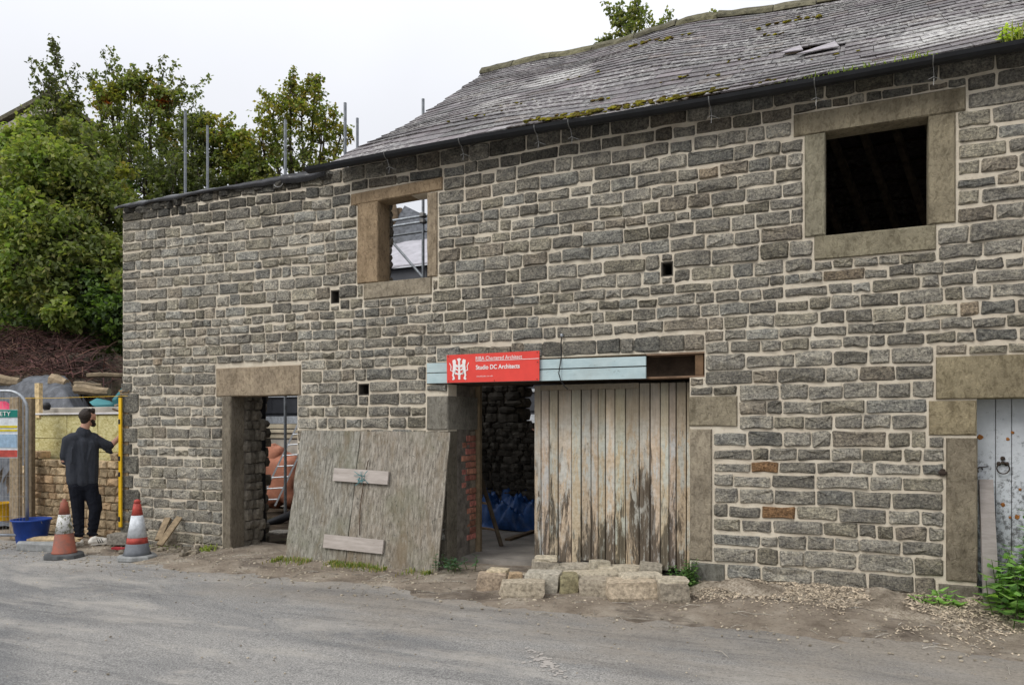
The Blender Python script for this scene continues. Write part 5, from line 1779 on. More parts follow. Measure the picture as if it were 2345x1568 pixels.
# ================================================================== STONE CHIPPINGS AND STRAW ALONG THE RIGHT FOOT OF THE WALL
def heap(x, y):
    k = sstep(-1.75, -1.1, x)
    w_ = .42 + .34*sstep(-.6, .9, x)
    f = clamp(1 - (-y)/w_)
    return verge_z(x, y) - .03 + k*(f**.7)*(.12 + .05*nz(x*2.3, y*2, 3) + .05*nz(x*5, y*5, 6)) + .018*nz(x*14, y*14)
b_ = grid_mesh("spoil_heap", steps((-1.7, 2.3, .045)), steps((-.82, .06, .04)), heap, MAT["spoil"]); tag(b_, kind="structure")
m_ = MB()
for _ in range(8500):
    x = prng.uniform(-1.6, 2.2)
    w_ = .46 + .36*sstep(-.6, .9, x)
    y = -abs(prng.gauss(0, .55))*w_ - .03
    z = heap(x, y) if y > -.8 else verge_z(x, y)
    if y < -.55 and prng.random() < .35: continue
    if nz(x*2.2, y*2.6, 9) < -.22: continue
    z = max(z, verge_z(x, y)) + .006
    L, W = prng.choice([.012,.016,.02,.03,.045])*prng.uniform(.8,1.3), prng.uniform(.005, .014)
    a, ti_ = prng.uniform(0, 6.28), prng.uniform(-.6, .6)
    d = Vector((math.cos(a)*math.cos(ti_), math.sin(a)*math.cos(ti_), math.sin(ti_)))*L/2; s_ = Vector((-math.sin(a), math.cos(a), prng.uniform(-.5,.5)))*W/2
    c = Vector((x, y, z)); n_ = d.cross(s_).normalized()*.004
    k = prng.choice([.45,.7,.9,1.1,1.3])*prng.uniform(.85,1.15)
    m_.add([tuple(c-d-s_), tuple(c+d*.8-s_*.7), tuple(c+d+s_), tuple(c-d*.9+s_), tuple(c+n_*2)], [(0,1,4),(1,2,4),(2,3,4),(3,0,4)], (k, k*.97, k*.92))
o = m_.build("chippings", MAT["straw"]); tag(o, "pale stone chippings and straw spilled along the foot of the wall at right", "chippings", kind="stuff")
# pebbles, twigs and crumbs on the verge and road edge
m_ = MB()
for _ in range(2600):
    x = prng.uniform(-11, 2.2); y = -abs(prng.gauss(.55, .55)) if prng.random() < .8 else prng.uniform(-4.5, -1.2)
    z = max(verge_z(x, y) if y > -1.9 else -9, road_z(x, y)+.004)
    s_ = prng.choice([.008, .010, .012, .016, .022]) * prng.uniform(.7, 1.2)
    if y < -1.5: s_ *= .55
    k = prng.uniform(.5, 1.3)
    m_.rock((x, y, z+s_*.2), (s_*1.5, s_*1.2, s_*.8), prng, (k, k*.95, k*.86), rot=prng.uniform(0, 3), seg=5, rings=3, rough=.2)
for _ in range(60):
    x = prng.uniform(-9.3, -7.5); y = -abs(prng.gauss(.12, .16)); s_ = prng.uniform(.03, .09); k = prng.uniform(.35, .8)
    m_.rock((x, y, verge_z(x, y)+s_*.2), (s_*1.6, s_*1.2, s_*.7), prng, (k, k*.94, k*.84), rot=prng.uniform(0, 3), seg=6, rings=4, rough=.2)
for _ in range(240):
    x = prng.uniform(-9, 2.2); y = -abs(prng.gauss(.7, .5)); z = max(verge_z(x, y) if y > -1.9 else -9, road_z(x, y)+.004)+.006
    a = prng.uniform(0, 6.3); L = prng.uniform(.05, .22)
    m_.tube([(x, y, z), (x+math.cos(a)*L*.5, y+math.sin(a)*L*.5, z+prng.uniform(0, .02)), (x+math.cos(a)*L, y+math.sin(a)*L, z)], [.004, .003, .002], 3, (prng.uniform(.5,1.1),)*3, caps=False)
o = m_.build("gravel", MAT["field_stone"]); tag(o, "scattered pebbles and twigs on the dirt verge", "gravel", kind="stuff")

# ================================================================== WEEDS
def blades(mb, c, n, h, spread, tint, wid=.006):
    for _ in range(n):
        x, y = c[0]+prng.gauss(0, spread[0]), c[1]+prng.gauss(0, spread[1])
        z = c[2] if len(c) > 3 else verge_z(x, min(y, .6))
        a = prng.uniform(0, 6.28); hh_ = h*prng.uniform(.5, 1.2); l = prng.uniform(.2, .9)*hh_
        d = Vector((math.cos(a), math.sin(a), 0)); s_ = Vector((-d.y, d.x, 0))*wid
        p = Vector((x, y, z))
        q1 = p + d*l*.4 + Vector((0,0,hh_*.65)); q2 = p + d*l + Vector((0,0,hh_*(.9 if l < .6*hh_ else .55)))
        k = prng.uniform(.7, 1.35)
        mb.add([tuple(p-s_), tuple(p+s_), tuple(q1+s_*.8), tuple(q1-s_*.8), tuple(q2)], [(0,1,2,3),(3,2,4)], tuple(t*k for t in tint))
def leafy(mb, c, n, h, spread, size, pal, stems=True, droop=.3):
    """upright stems with opposed toothed leaves, like nettle"""
    for _ in range(n):
        p = Vector((c[0]+prng.gauss(0, spread[0]), c[1]+prng.gauss(0, spread[1]), c[2]))
        H = h*prng.uniform(.55, 1.1); lean = Vector((prng.uniform(-.22, .22), prng.uniform(-.25, .1), 1)).normalized()
        top = p + lean*H
        mb.tube([p, p.lerp(top, .5)+Vector((prng.uniform(-.02,.02), 0, 0)), top], [.005, .004, .002], 4, (.05, .08, .025), caps=False)
        nn = max(3, int(H/(size*.55)))
        for i in range(nn):
            q = p.lerp(top, .15 + .85*(i+1)/nn); a0 = i*1.57 + prng.uniform(-.4, .4)
            for a in (a0, a0+math.pi):
                s_ = size*(1.15-.6*i/nn)*prng.uniform(.75, 1.2)
                d = Vector((math.cos(a), math.sin(a), prng.uniform(-droop-.25, .25))).normalized(); sd = Vector((-d.y, d.x, 0)).normalized()
                up = sd.cross(d)
                t_ = prng.choice(pal); k = prng.uniform(.8, 1.3); t_ = tuple(v*k for v in t_)
                a1, a2, a3 = q+d*s_*.35, q+d*s_*.7-up*s_*.06, q+d*s_-up*s_*.15
                mb.add([tuple(q), tuple(a1+sd*s_*.30+up*s_*.07), tuple(a2+sd*s_*.2), tuple(a3), tuple(a2-sd*s_*.2), tuple(a1-sd*s_*.30+up*s_*.07), tuple(a1), tuple(a2-up*s_*.03)],
                       [(0,1,6),(1,2,7,6),(2,3,7),(3,4,7),(4,5,6,7),(5,0,6)], t_)
NET = [(.07,.15,.04),(.10,.20,.05),(.05,.11,.03),(.13,.23,.06)]
m_ = MB()
for _ in range(120):
    x = prng.uniform(.98, 2.0); y = -.02-abs(prng.gauss(0, .22)); 
    leafy(m_, (x, y, heap(x, max(y, -.8))-.02), 1, .34 + .55*sstep(.9, 1.35, x)*prng.uniform(.4,1.1)*(1 if y > -.3 else .45), (.02, .02), .125, NET)
o = m_.build("nettle_bush", MAT["leaf"]); tag(o, "bush of bright green nettles at the foot of the white plank door", "plant")
m_ = MB(); p = onZ(2170, 1395, .12)
for dx in (-.05, .03): leafy(m_, (p.x+dx, -.22, .06), 2, .16, (.03, .03), .12, [(.13,.26,.06),(.16,.30,.08)])
o = m_.build("seedling", MAT["leaf"]); tag(o, "small bright green broad leaved seedling in the chippings by the plank door jamb", "plant")
m_ = MB()
pa = onZ(1545, 1345, .06)
for _ in range(12): leafy(m_, (pa.x+prng.gauss(0,.07), -.10+prng.gauss(0,.05), .03), 1, .24, (.02,.02), .06, [(.04,.09,.035),(.06,.13,.04)])
o = m_.build("weed_clump", MAT["leaf"]); tag(o, "dark green weed clump behind the right end of the stone pile", "plant")
m_ = MB()
for _ in range(9): leafy(m_, (xr(1586)+prng.gauss(0,.035), -.10+prng.gauss(0,.05), .02), 1, .26*prng.uniform(.6,1.4), (.02,.02), .055, [(.05,.11,.035),(.08,.15,.045)])
o = m_.build("weed_clump", MAT["leaf"]); tag(o, "thin upright weeds against the corner stone right of the boarded door", "plant")
m_ = MB(); p = onZ(1035, 1298, .05)
for _ in range(16): leafy(m_, (p.x+prng.gauss(0,.09), max(p.y,-.3)+prng.gauss(0,.07), .02), 1, .16, (.02,.02), .06, [(.03,.065,.035),(.045,.09,.045)])
o = m_.build("weed_clump", MAT["leaf"]); tag(o, "dark weed clump between the leaning plywood cover and the brick reveal", "plant")
m_ = MB(); p = onZ(492, 1243, .03)
blades(m_, (p.x, -.16), 80, .085, (.07, .04), (.14, .18, .05), .008)
o = m_.build("weed_clump", MAT["leaf"]); tag(o, "small yellow green tuft at the wall foot left of the small doorway", "plant")
m_ = MB(); p = onZ(420, 1235, .0)
blades(m_, (p.x, -.20), 70, .07, (.12, .05), (.09, .12, .03), .006)
o = m_.build("weed_clump", MAT["leaf"]); tag(o, "sparse dull grass beside the leaning timber offcuts", "plant")
m_ = MB()
for i in range(900):
    f = prng.random()
    c = BL_.lerp(BR_, clamp(prng.gauss(.45, .3), 0, .98)) + Vector((0, -.05-abs(prng.gauss(0, .10)), 0))
    if nz(c.x*3, 2.2) < -.15: continue
    blades(m_, (c.x, c.y), 1, .06, (.01, .01), (.085, .125, .03) if prng.random() < .6 else (.14, .13, .05), .005)
o = m_.build("grass", MAT["leaf"]); tag(o, "low grass and weeds along the foot of the leaning plywood cover", "grass", kind="stuff")
# gutter plants
for (u, v, sp_, n_, h_, ti_, lab) in ((2320, 92, .05, 30, .14, (.22,.27,.05), "tall yellow green weed sprouting from the gutter at the far right"),
                                      (2085, 140, .12, 45, .06, (.20,.27,.05), "bright grass tuft in the gutter over the square window's right side"),
                                      (1960, 163, .15, 50, .06, (.17,.24,.05), "bright grass tuft in the gutter over the square window's left side"),
                                      (1890, 178, .12, 30, .05, (.15,.20,.05), "low grass tuft in the gutter left of the square window"),
                                      (1810, 190, .12, 20, .05, (.12,.15,.05), "thin grass tuft in the middle of the gutter")):
    p = onY(u, v, EY-.03)
    m_ = MB(); blades(m_, (p.x, EY-.02, eave_z(p.x)-.02, 0), n_, h_*1.1, (sp_*.8, .02), tuple(.7*q for q in ti_), .006)
    if h_ > .1: leafy(m_, (p.x, EY-.02, eave_z(p.x)-.02), 5, .17, (.05, .02), .06, [(.2,.26,.06)])
    o = m_.build("gutter_weed", MAT["leaf"]); tag(o, lab, "plant", "weeds growing in the gutter")

# plank leaning by the white door
q0, q1 = onY(2270, 1398, -.14), onY(2256, 1098, .16)
dv = (q1-q0).normalized(); sd = Vector((1, .15, 0)).normalized(); nn_ = dv.cross(sd).normalized()
if nn_.y > 0: nn_ = -nn_
m_ = MB()
wq = .055
pts = [q0-sd*wq, q0+sd*wq, q1+sd*wq*.93, q1-sd*wq*.93]
m_.add([tuple(p+nn_*.02) for p in pts]+[tuple(p-nn_*.015) for p in pts], [(0,1,2,3),(7,6,5,4),(0,4,5,1),(1,5,6,2),(2,6,7,3),(3,7,4,0)], (.78, .76, .78))
o = m_.build("plank", MAT["sawn_timber"], origin=q0); tag(o, "grey plank leaning upright against the jamb of the white plank door", "plank")

# ================================================================== TRAFFIC CONES
def cone_at(u, v, label, kind):
    z = road_z(-9, -1)+.03
    p = onZ(u, v, z)
    z = max(verge_z(p.x, p.y) if -1.9 < p.y < .6 else -9, road_z(p.x, p.y)) 
    p.z = z
    t = depth(p)
    c = empty("traffic_cone", p, label, "traffic cone", "traffic cones at the road edge")
    b = MB()
    vs, n8 = [], []
    for (rad, zz) in ((.235, 0), (.245, .012), (.235, .045), (.205, .060)):
        for k in range(8):
            a = math.pi/8 + k*math.pi/4 + .25
            q_ = rad*(1.0 if k % 2 else .97)
            vs.append((p.x+q_*math.cos(a), p.y+q_*math.sin(a), p.z+zz))
    fs = [(i*8+k, i*8+(k+1) % 8, (i+1)*8+(k+1) % 8, (i+1)*8+k) for i in range(3) for k in range(8)] + [tuple(range(8))[::-1], tuple(24+k for k in range(8))]
    b.add(vs, fs); b.build("base", MAT["grey_rubber"] if kind == 'worn' else MAT["concrete_foot"], c, origin=p)
    def sec(nm, prof_, mat):
        m2 = MB(); m2.lathe(prof_, 22, org=p); m2.build(nm, MAT[mat], c, origin=p, smooth=True)
    rad = lambda zz: .150 + (.034-.150)*((zz-.055)/.68)
    if kind == 'worn':
        sec("lower_body", [(rad(.055)*.97, .055), (rad(.055)*.97, .075), (rad(.08)*.93, .08), (rad(.31)*.97, .31)], "cone_orange_worn")
        sec("white_band", [(rad(.31)*.985, .31), (rad(.545)*1.0, .545)], "cone_white_worn")
        sec("upper_body", [(rad(.545)*.97, .545), (rad(.70), .70), (.026, .705), (.024, .735), (.012, .74)], "cone_orange_worn")
    else:
        sec("lower_body", [(.165, .055), (.145, .10), (rad(.20), .20)], "cone_grey")
        sec("red_band", [(rad(.20)*1.0, .20), (rad(.275), .275)], "cone_red")
        sec("white_band", [(rad(.275)*1.02, .275), (rad(.545)*1.02, .545)], "cone_white")
        sec("upper_body", [(rad(.545), .545), (rad(.685), .685), (.028, .69), (.038, .695), (.038, .72), (.030, .735), (.012, .742)], "cone_red")
cone_at(147, 1270, "dirty worn traffic cone with brown orange base and flaking white band", 'worn')
cone_at(314, 1276, "clean red and white traffic cone with grey foot", 'clean')

# ================================================================== NEW WALL, INSULATION, POSTS, FENCE
nw = empty("unfinished_wall", (-10.6, .25, -.1), "half built buff stone wall with yellow insulation behind it, left of the barn", "wall")
X0w, X1w = -12.0, -9.42
ztop = onY(200, 946, .30).z
b = MB(); b.box((X0w, .46, -.1), (X1w+.02, .60, ztop+.02), (1.6, 1.6, 1.6)); b.build("block_wall", MAT["grey_render"], nw, origin=(-10.6, .5, 0))
cuts = [X0w, -11.15, -10.42, X1w]
for i in range(3):
    for (za, zb) in ((.3, .98), (.985, 1.35), (1.355, ztop-.02)) if i < 1 else ((.3, 1.15), (1.155, ztop-.02)):
        m_ = MB(); k = prng.uniform(.92, 1.08)
        m_.box((cuts[i]+.004, .36+prng.uniform(0,.012), za), (cuts[i+1]-.004, .455, zb), (k, k, k), bev=.012, jit=.004, rng=prng)
        m_.build("insulation_slab", MAT["mineral_wool"], nw, origin=(cuts[i], .36, za))
b = MB(); b.box((X0w, .33, ztop-.015), (X1w, .62, ztop+.012), (1.5, 1.5, 1.4), bev=.003); b.build("top_membrane", MAT["pale_membrane"], nw, origin=(-10.6, .4, ztop))
b = MB()
b.box((X0w, .166, -.1), (X1w+.03, .34, .92)); core2 = b.build("stone_core", MAT["buff_mortar"], nw, origin=(-10.6, .25, -.1))
z = -.06; nst = 0
while z < 1.10:
    h = prng.uniform(.10, .15)
    x = X0w + .2 - prng.uniform(0, .15)
    while x < X1w + .04:
        w = prng.uniform(.13, .27)
        e = min(x+w, X1w+.06)
        topz = 1.02 + .10*nz(x*1.7, 4) + (.16 if x > -9.95 else 0) + (.10 if x < -11.35 else 0)
        if z + h*.6 < topz and e-x > .05:
            mb = MB(); k = prng.uniform(.65, 1.2)
            if x > -9.7: k *= .6
            sh = prng.random()
            wall_stone(mb, x, e, z+.005, z+h-.006, z+.005, z+h-.006, (k, k*(.96 if sh < .7 else .88), k*(.9 if sh < .7 else .78)), Y=.16, depth_=1.25)
            # deepen the stone so that its top shows where nothing lies on it
            mb.v = [(px_, .30 if abs(py_-.20) < .002 else py_, pz_) for px_, py_, pz_ in mb.v]
            mb.build("stone", MAT["buff_stone"], nw if nst < 0 else core2, origin=((x+e)/2, .16, z)); nst += 1
        x = e + .012
    z += h
# timber posts: profile boards set up for the string line
def post(u0, u1, vt, vb, Y, lab, k=1.0):
    a, c = onY(u0, vb, Y), onY(u1, vt, Y)
    m_ = MB(); m_.box((min(a.x, c.x), Y-.03, -.12), (max(a.x, c.x), Y+.035, c.z), (k, k*.97, k*.93), bev=.006, jit=.002, rng=prng)
    o = m_.build("timber_post", MAT["post_timber"], origin=((a.x+c.x)/2, Y, -.1)); tag(o, lab, "post")
post(26, 46, 909, 1190, -.32, "rough timber post with pale stained foot beside the mesh fence", 1.0)
post(58, 76, 909, 1150, .0, "dark timber post at the left end of the yellow insulation", .62)
a = onY(272, 896, -.02); c = onY(290, 896, -.02)
m_ = MB(); m_.box((a.x+.01, -.015, .12), (c.x+.02, .04, a.z), (.8, .74, .66), bev=.004); o = m_.build("timber_batten", MAT["post_timber"], origin=(a.x, 0, .1)); tag(o, "upright timber batten at the barn's corner behind the yellow level", "batten")
m_ = MB(); m_.box((a.x+.0, -.022, a.z-.005), (c.x+.05, .06, a.z+.02), (1.3, 1.05, .7)); o = m_.build("profile_board", MAT["post_timber"]); tag(o, "short pale timber block on top of the batten at the barn's corner", "board")
m_ = MB(); m_.box((onY(82,900,.36).x, .34, 1.68), (onY(92,900,.36).x, .40, onY(86,877,.36).z), (2.2, 2.1, 1.7)); o = m_.build("profile_board", MAT["post_timber"]); tag(o, "pale upright insulation offcut at the left end of the yellow insulation", "board")
m_ = MB(); s0, s1 = onY(-30, 912, -.1), onY(292, 906, -.1); m_.tube([s0, s0.lerp(s1, .5)+Vector((0,0,-.012)), s1], .003, 4)
o = m_.build("string_line", MAT["level_yellow"]); tag(o, "taut yellow green string line stretched above the new wall", "string line")

# spirit level held by the man
lt, lbm = onY(278, 905, -.06), onY(276, 1206, -.06)
lev = empty("spirit_level", lbm, "long yellow spirit level held upright against the barn's corner", "spirit level")
m_ = MB(); m_.box((lbm.x-.028, -.075, lbm.z), (lbm.x+.026, -.050, lt.z), bev=.003); m_.build("bar", MAT["level_yellow"], lev, origin=lbm)
for f in (.06, .40, .52, .80):
    zz = lbm.z + (lt.z-lbm.z)*f
    m_ = MB(); m_.box((lbm.x-.030, -.078, zz-.035), (lbm.x+.012, -.047, zz+.035), bev=.004); m_.build("vial_window", MAT["black_plastic"], lev, origin=(lbm.x, -.06, zz))
m_ = MB(); m_.box((lbm.x-.030, -.078, lt.z-.03), (lbm.x+.028, -.047, lt.z+.006), bev=.004); m_.build("end_cap", MAT["black_plastic"], lev, origin=lt)

# mesh fence panel with its foot
fp = onZ(62, 1258, road_z(-9.9, -1)+.02)
fp = onZ(62, 1258, max(verge_z(fp.x, fp.y), road_z(fp.x, fp.y))); fz = fp.z
fen = empty("fence_panel", fp, "galvanised mesh site fence panel standing in a concrete foot, cut off at the left edge", "fence")
ptop = atT(62, 895, depth(fp)).z
left = Vector((-CS, -SN, 0))*2.6
rr_ = .26
arc = [fp + Vector((0,0,ptop-rr_-fz)) + Vector(left).normalized()*(rr_*(1-math.cos(a))) + Vector((0,0,rr_*math.sin(a))) for a in [i*math.pi/16 for i in range(9)]]
m_ = MB(); m_.tube([fp+Vector((0,0,.02))] + arc + [fp+left+Vector((0,0,ptop-fz))], .021, 10); m_.build("frame_tube", MAT["galvanised"], fen, origin=fp, smooth=True)
m_ = MB(); m_.tube([fp+Vector((0,0,.20)), fp+left+Vector((0,0,.20))], .019, 8); m_.build("bottom_rail", MAT["galvanised"], fen, origin=fp, smooth=True)
m_ = MB()
ld = Vector(left).normalized()
x_ = .06
while x_ < 2.5:
    top_ = ptop-fz - (rr_ - math.sqrt(max(0, rr_**2-(rr_-x_)**2)) if x_ < rr_ else 0)
    m_.tube([fp+ld*x_+Vector((0,0,.2)), fp+ld*x_+Vector((0,0,top_))], .0016, 3, caps=False); x_ += .045
for zz in (.45, .72, 1.0, 1.27, 1.55, 1.8):
    m_.tube([fp+Vector((0,0,zz)), fp+left+Vector((0,0,zz))], .0018, 3, caps=False)
m_.build("wire_mesh", MAT["wire"], fen, origin=fp, kind="stuff")
ftp = onZ(62, 1250, fz)
m_ = MB()
fr_ = Matrix.Translation(Vector((fp.x, fp.y, fz))) @ Matrix.Rotation(YAW*.5, 4, 'Z')
m_.box((-.09, -.11, -.02), (.60, .12, .125), bev=.03, m=fr_); foot = m_.build("foot_block", MAT["concrete_foot"], fen, origin=fp)
# safety notice on the fence
sg0 = atT(41, 940, depth(fp)-.03)
notice = empty("safety_sign", sg0, "site safety notice with green heading and coloured rows, hung on the mesh fence", "sign")
tN = depth(fp)-.03
def nq(u0, v0, u1, v1, off, mat, nm, lift_=0):
    a, c = atT(u0, v0, tN-off), atT(u1, v1, tN-off)
    m2 = MB(); q = [Vector((a.x, a.y, c.z)), Vector((c.x, c.y, c.z)), Vector((c.x, c.y, a.z)), Vector((a.x, a.y, a.z))]
    bk_ = Vector((-SN, CS, 0))*.006
    m2.add([tuple(p) for p in q]+[tuple(p+bk_) for p in q], [(0,1,2,3),(7,6,5,4),(0,4,5,1),(1,5,6,2),(2,6,7,3),(3,7,4,0)])
    return m2.build(nm, MAT[mat], notice, origin=tuple(q[0]))
nq(-62, 937, 40, 1048, 0, "sign_pale", "panel")
nq(-61, 938, 39.5, 955, .008, "sign_green", "green_heading")
nq(-61, 974, 39, 979, .008, "sign_yellow", "yellow_row"); nq(-61, 983, 39, 987, .008, "sign_yellow", "yellow_row")
nq(-61, 994, 38, 1024, .008, "sign_blue", "blue_panel"); nq(-61, 1030, 39, 1046, .008, "cone_red", "red_row")
cu = bpy.data.curves.new("lettering", 'FONT'); cu.body = "SITE SAFETY"; cu.size = 1
ob = bpy.data.objects.new("tmp", cu); COL.objects.link(ob)
me = bpy.data.meshes.new_from_object(ob.evaluated_get(bpy.context.evaluated_depsgraph_get()))
co = [v.co.copy() for v in me.vertices]; fs = [tuple(q.vertices) for q in me.polygons]; bpy.data.objects.remove(ob)
wmax = max(c.x for c in co)
m_ = MB(); m_.add([tuple(atT(-56 + c.x/wmax*80, 951.5 - c.y/.7*10, tN-.018)) for c in co], fs); m_.build("lettering", MAT["sign_white"], notice, origin=sg0)

# buckets, blocks, boards and clutter round the builder
def bucket(u, v, r0, r1, h, mat, lab, Y=None):
    p = onZ(u, v, -.08) if Y is None else onY(u, v, Y)
    c = empty("bucket", p, lab, "bucket")
    m2 = MB(); m2.lathe([(r0, 0), (r1, h), (r1+.012, h), (r1+.012, h-.02), (r1+.004, h-.022)], 22, org=p, caps=False); m2.lathe([(r1-.006, h-.004), (r0-.006, .012), (.001, .012)], 22, org=p, caps=False); m2.lathe([(.001, 0), (r0, 0)], 22, org=p, caps=False)
    m2.build("body", MAT[mat], c, origin=p, smooth=True)
    m2 = MB(); m2.tube([p+Vector((r1*math.cos(a), r1*math.sin(a)*.3 - .02, h-.02-.10*math.sin(a))) for a in [math.pi*i/10 for i in range(11)]], .004, 5); m2.build("handle", MAT["wire"], c, origin=p)
bucket(72, 1247, .17, .235, .36, "bucket_blue", "deep blue builder's tub behind the fence upright", )
bucket(8, 1190, .12, .155, .28, "bucket_yellow", "yellow bucket at the left edge behind the fence", Y=.05)
def blk(u0, u1, vt, vb, dp, mat, nm, lab, cat, rot=None, k=1.0, z=-.06, bev=.01):
    p = onZ((u0+u1)/2, vb, z); t = depth(p); W = (u1-u0)*t/FD; H = (vb-vt)*t/FD
    mm = Matrix.Translation(Vector((p.x, p.y, p.z-.01))) @ Matrix.Rotation(YAW*.9 if rot is None else rot, 4, 'Z')
    m2 = MB(); m2.box((-W/2, 0, 0), (W/2, dp, H+.01), (k, k, k), bev=bev, m=mm, jit=.003, rng=prng)
    o = m2.build(nm, MAT[mat], origin=p); tag(o, lab, cat)
blk(243, 290, 1223, 1246, .22, "field_stone", "stone_block", "grey stone block at the man's right foot", "stone", k=.55)
p_ = onZ(268, 1222, .10); m_ = MB(); m_.box((p_.x-.17, .0, .10), (p_.x+.15, .22, .135), (.75,)*3, bev=.006); o = m_.build("stone_slab", MAT["field_stone"], origin=p_); tag(o, "thin grey slab under the foot of the spirit level", "stone")
m_ = MB(); pa_, pb_ = onZ(262, 1252, -.05), onZ(300, 1253, -.05); m_.box((pa_.x, pa_.y-.05, -.07), (pb_.x, pa_.y+.03, -.045)); o = m_.build("float_tool", MAT["trowel_red"], origin=pa_); tag(o, "dark red plastering float lying between the man and the clean cone", "tool")
m_ = MB(); m_.rock(onZ(118, 1240, -.02)+Vector((0,0,.03)), (.8, .2, .10), prng, (.9,.85,.75), rot=YAW, rough=.08); o = m_.build("kerb_stone", MAT["buff_stone"]); tag(o, "long low buff stone on the ground behind the worn cone", "stone")
# leaning offcuts and round stone at the wall foot
def offcut(u0, v0, u1, v1, Y0, Y1, w, lab, k):
    a, c = onY(u0, v0, Y0), onY(u1, v1, Y1); d = (c-a).normalized(); s_ = d.cross(Vector((-SN, CS, 0))).normalized(); n_ = d.cross(s_)
    m2 = MB(); q = [a-s_*w/2, a+s_*w/2, c+s_*w/2, c-s_*w/2]
    m2.add([tuple(p+n_*.018) for p in q]+[tuple(p-n_*.018) for p in q], [(0,1,2,3),(7,6,5,4),(0,4,5,1),(1,5,6,2),(2,6,7,3),(3,7,4,0)], (k, k*.95, k*.88))
    o = m2.build("timber_offcut", MAT["post_timber"], origin=a); tag(o, lab, "timber", "timber offcuts leaning on the wall foot")
offcut(362, 1236, 384, 1186, -.30, -.04, .085, "upright grey timber offcut leaning on the wall behind the other", .95)
offcut(365, 1248, 411, 1184, -.42, -.05, .075, "longer slanting timber offcut leaning on the wall above the round stone", 1.05)
m_ = MB(); p_ = onZ(395, 1246, -.05); m_.rock(p_+Vector((0,.1,.07)), (.34, .26, .18), prng, (.62,.58,.52), rot=.9, rough=.06, box=.5, seg=12, rings=7); o = m_.build("round_stone", MAT["field_stone"], origin=p_); tag(o, "rounded grey stone under the leaning timber offcuts", "stone")

# things on the bank behind the new wall
def draped(name, us, vs_, t0, t1, mat, lab, cat, off=.06):
    n1, n2 = 56, 34
    V_, F_ = [], []
    for j in range(n2+1):
        for i in range(n1+1):
            t = t0 + (t1-t0)*j/n2; u = us[0] + (us[1]-us[0])*i/n1
            p = atT(u, 900, t); z = terr(p.x, p.y) + off + .09*nz(p.x*1.3, p.y*1.3, 2) + .06*abs(nz(p.x*3.5, p.y*2.5, 5)) + .04*abs(nz(p.x*8, p.y*6, 5))
            V_.append((p.x, p.y, z))
    for j in range(n2):
        for i in range(n1):
            q = j*(n1+1)+i; F_.append((q, q+1, q+n1+2, q+n1+1))
    m2 = MB(); m2.add(V_, F_); o = m2.build(name, MAT[mat], smooth=True); tag(o, lab, cat)
    md = o.modifiers.new("thick", 'SOLIDIFY'); md.thickness = .01
draped("tarpaulin", (-60, 205), None, 12.2, 13.6, "tarp_grey", "slate grey tarpaulin spread on the bank behind the yellow insulation", "tarpaulin", .07)
draped("tarpaulin", (190, 300), None, 12.6, 14.6, "dark_cladding", "black plastic sheeting on the bank beside the barn corner", "tarpaulin", .05)
def log(u0, v0, u1, v1, t, r, lab, k, nm="log"):
    a, c = atT(u0, v0, t), atT(u1, v1, t); m2 = MB()
    m2.tube([a, a.lerp(c, .3)+Vector((0,0,.01)), a.lerp(c, .7)-Vector((0,0,.01)), c], [r, r*1.08, r*.95, r*.85], 7, (k, k*.97, k*.9))
    o = m2.build(nm, MAT["log_wood"], origin=a); tag(o, lab, "log")
log(-30, 866, 46, 875, 13.5, .10, "mossy cut log on the grey tarpaulin at the left edge", 1.0)
log(118, 870, 152, 880, 13.3, .12, "short pale split log on the bank", 1.25)
log(150, 886, 172, 890, 13.4, .07, "thin dark log end beside the squared log", .6)
log(172, 890, 250, 897, 12.9, .085, "squared pale log lying above the new wall", 1.05)
log(200, 860, 306, 858, 14.1, .05, "long weathered plank lying on the bank beside the barn", .8, "plank")
log(170, 878, 232, 882, 13.3, .04, "slim branch lying behind the squared log", .8)
m_ = MB()
q = [atT(256, 915, 12.6), atT(300, 862, 13.2), atT(306, 930, 13.2), atT(262, 935, 12.6)]
m_.add([tuple(p) for p in q]+[tuple(p+Vector((.02,.05,0))) for p in q], [(0,1,2,3),(7,6,5,4),(0,4,5,1),(1,5,6,2),(2,6,7,3),(3,7,4,0)]); o = m_.build("teal_sheet", MAT["tarp_teal"]); tag(o, "teal plastic board leaning by the barn's left corner", "board")
m_ = MB()
q = [atT(204, 920, 12.5), atT(222, 911, 12.7), atT(250, 917, 12.8), atT(256, 925, 12.6), atT(212, 928, 12.3)]
m_.add([tuple(p) for p in q]+[tuple(p+Vector((.02,.06,-.03))) for p in q], [(0,1,2,3,4),(9,8,7,6,5)]+[(k,(k+1)%5,5+(k+1)%5,5+k) for k in range(5)]); o = m_.build("teal_crate_lid", MAT["tarp_teal"]); tag(o, "small teal plastic lid lying above the insulation", "lid")
m_ = MB(); a, c = onY(120, 931, .9), onY(300, 931, .9); m_.box((a.x-.2, .75, c.z-.12), (-9.5, 1.1, c.z), (1.0,)*3, bev=.01); o = m_.build("concrete_kerb", MAT["pale_render"], origin=(a.x, .9, c.z)); tag(o, "pale concrete beam lying behind the insulation top", "beam")
m_ = MB(); p_ = onY(112, 933, .66); m_.rock((p_.x, .62, p_.z+.02), (.14, .12, .13), prng, rough=.1); o = m_.build("black_bag", MAT["black_plastic"], smooth=True); tag(o, "small black bag on top of the insulation", "bag")
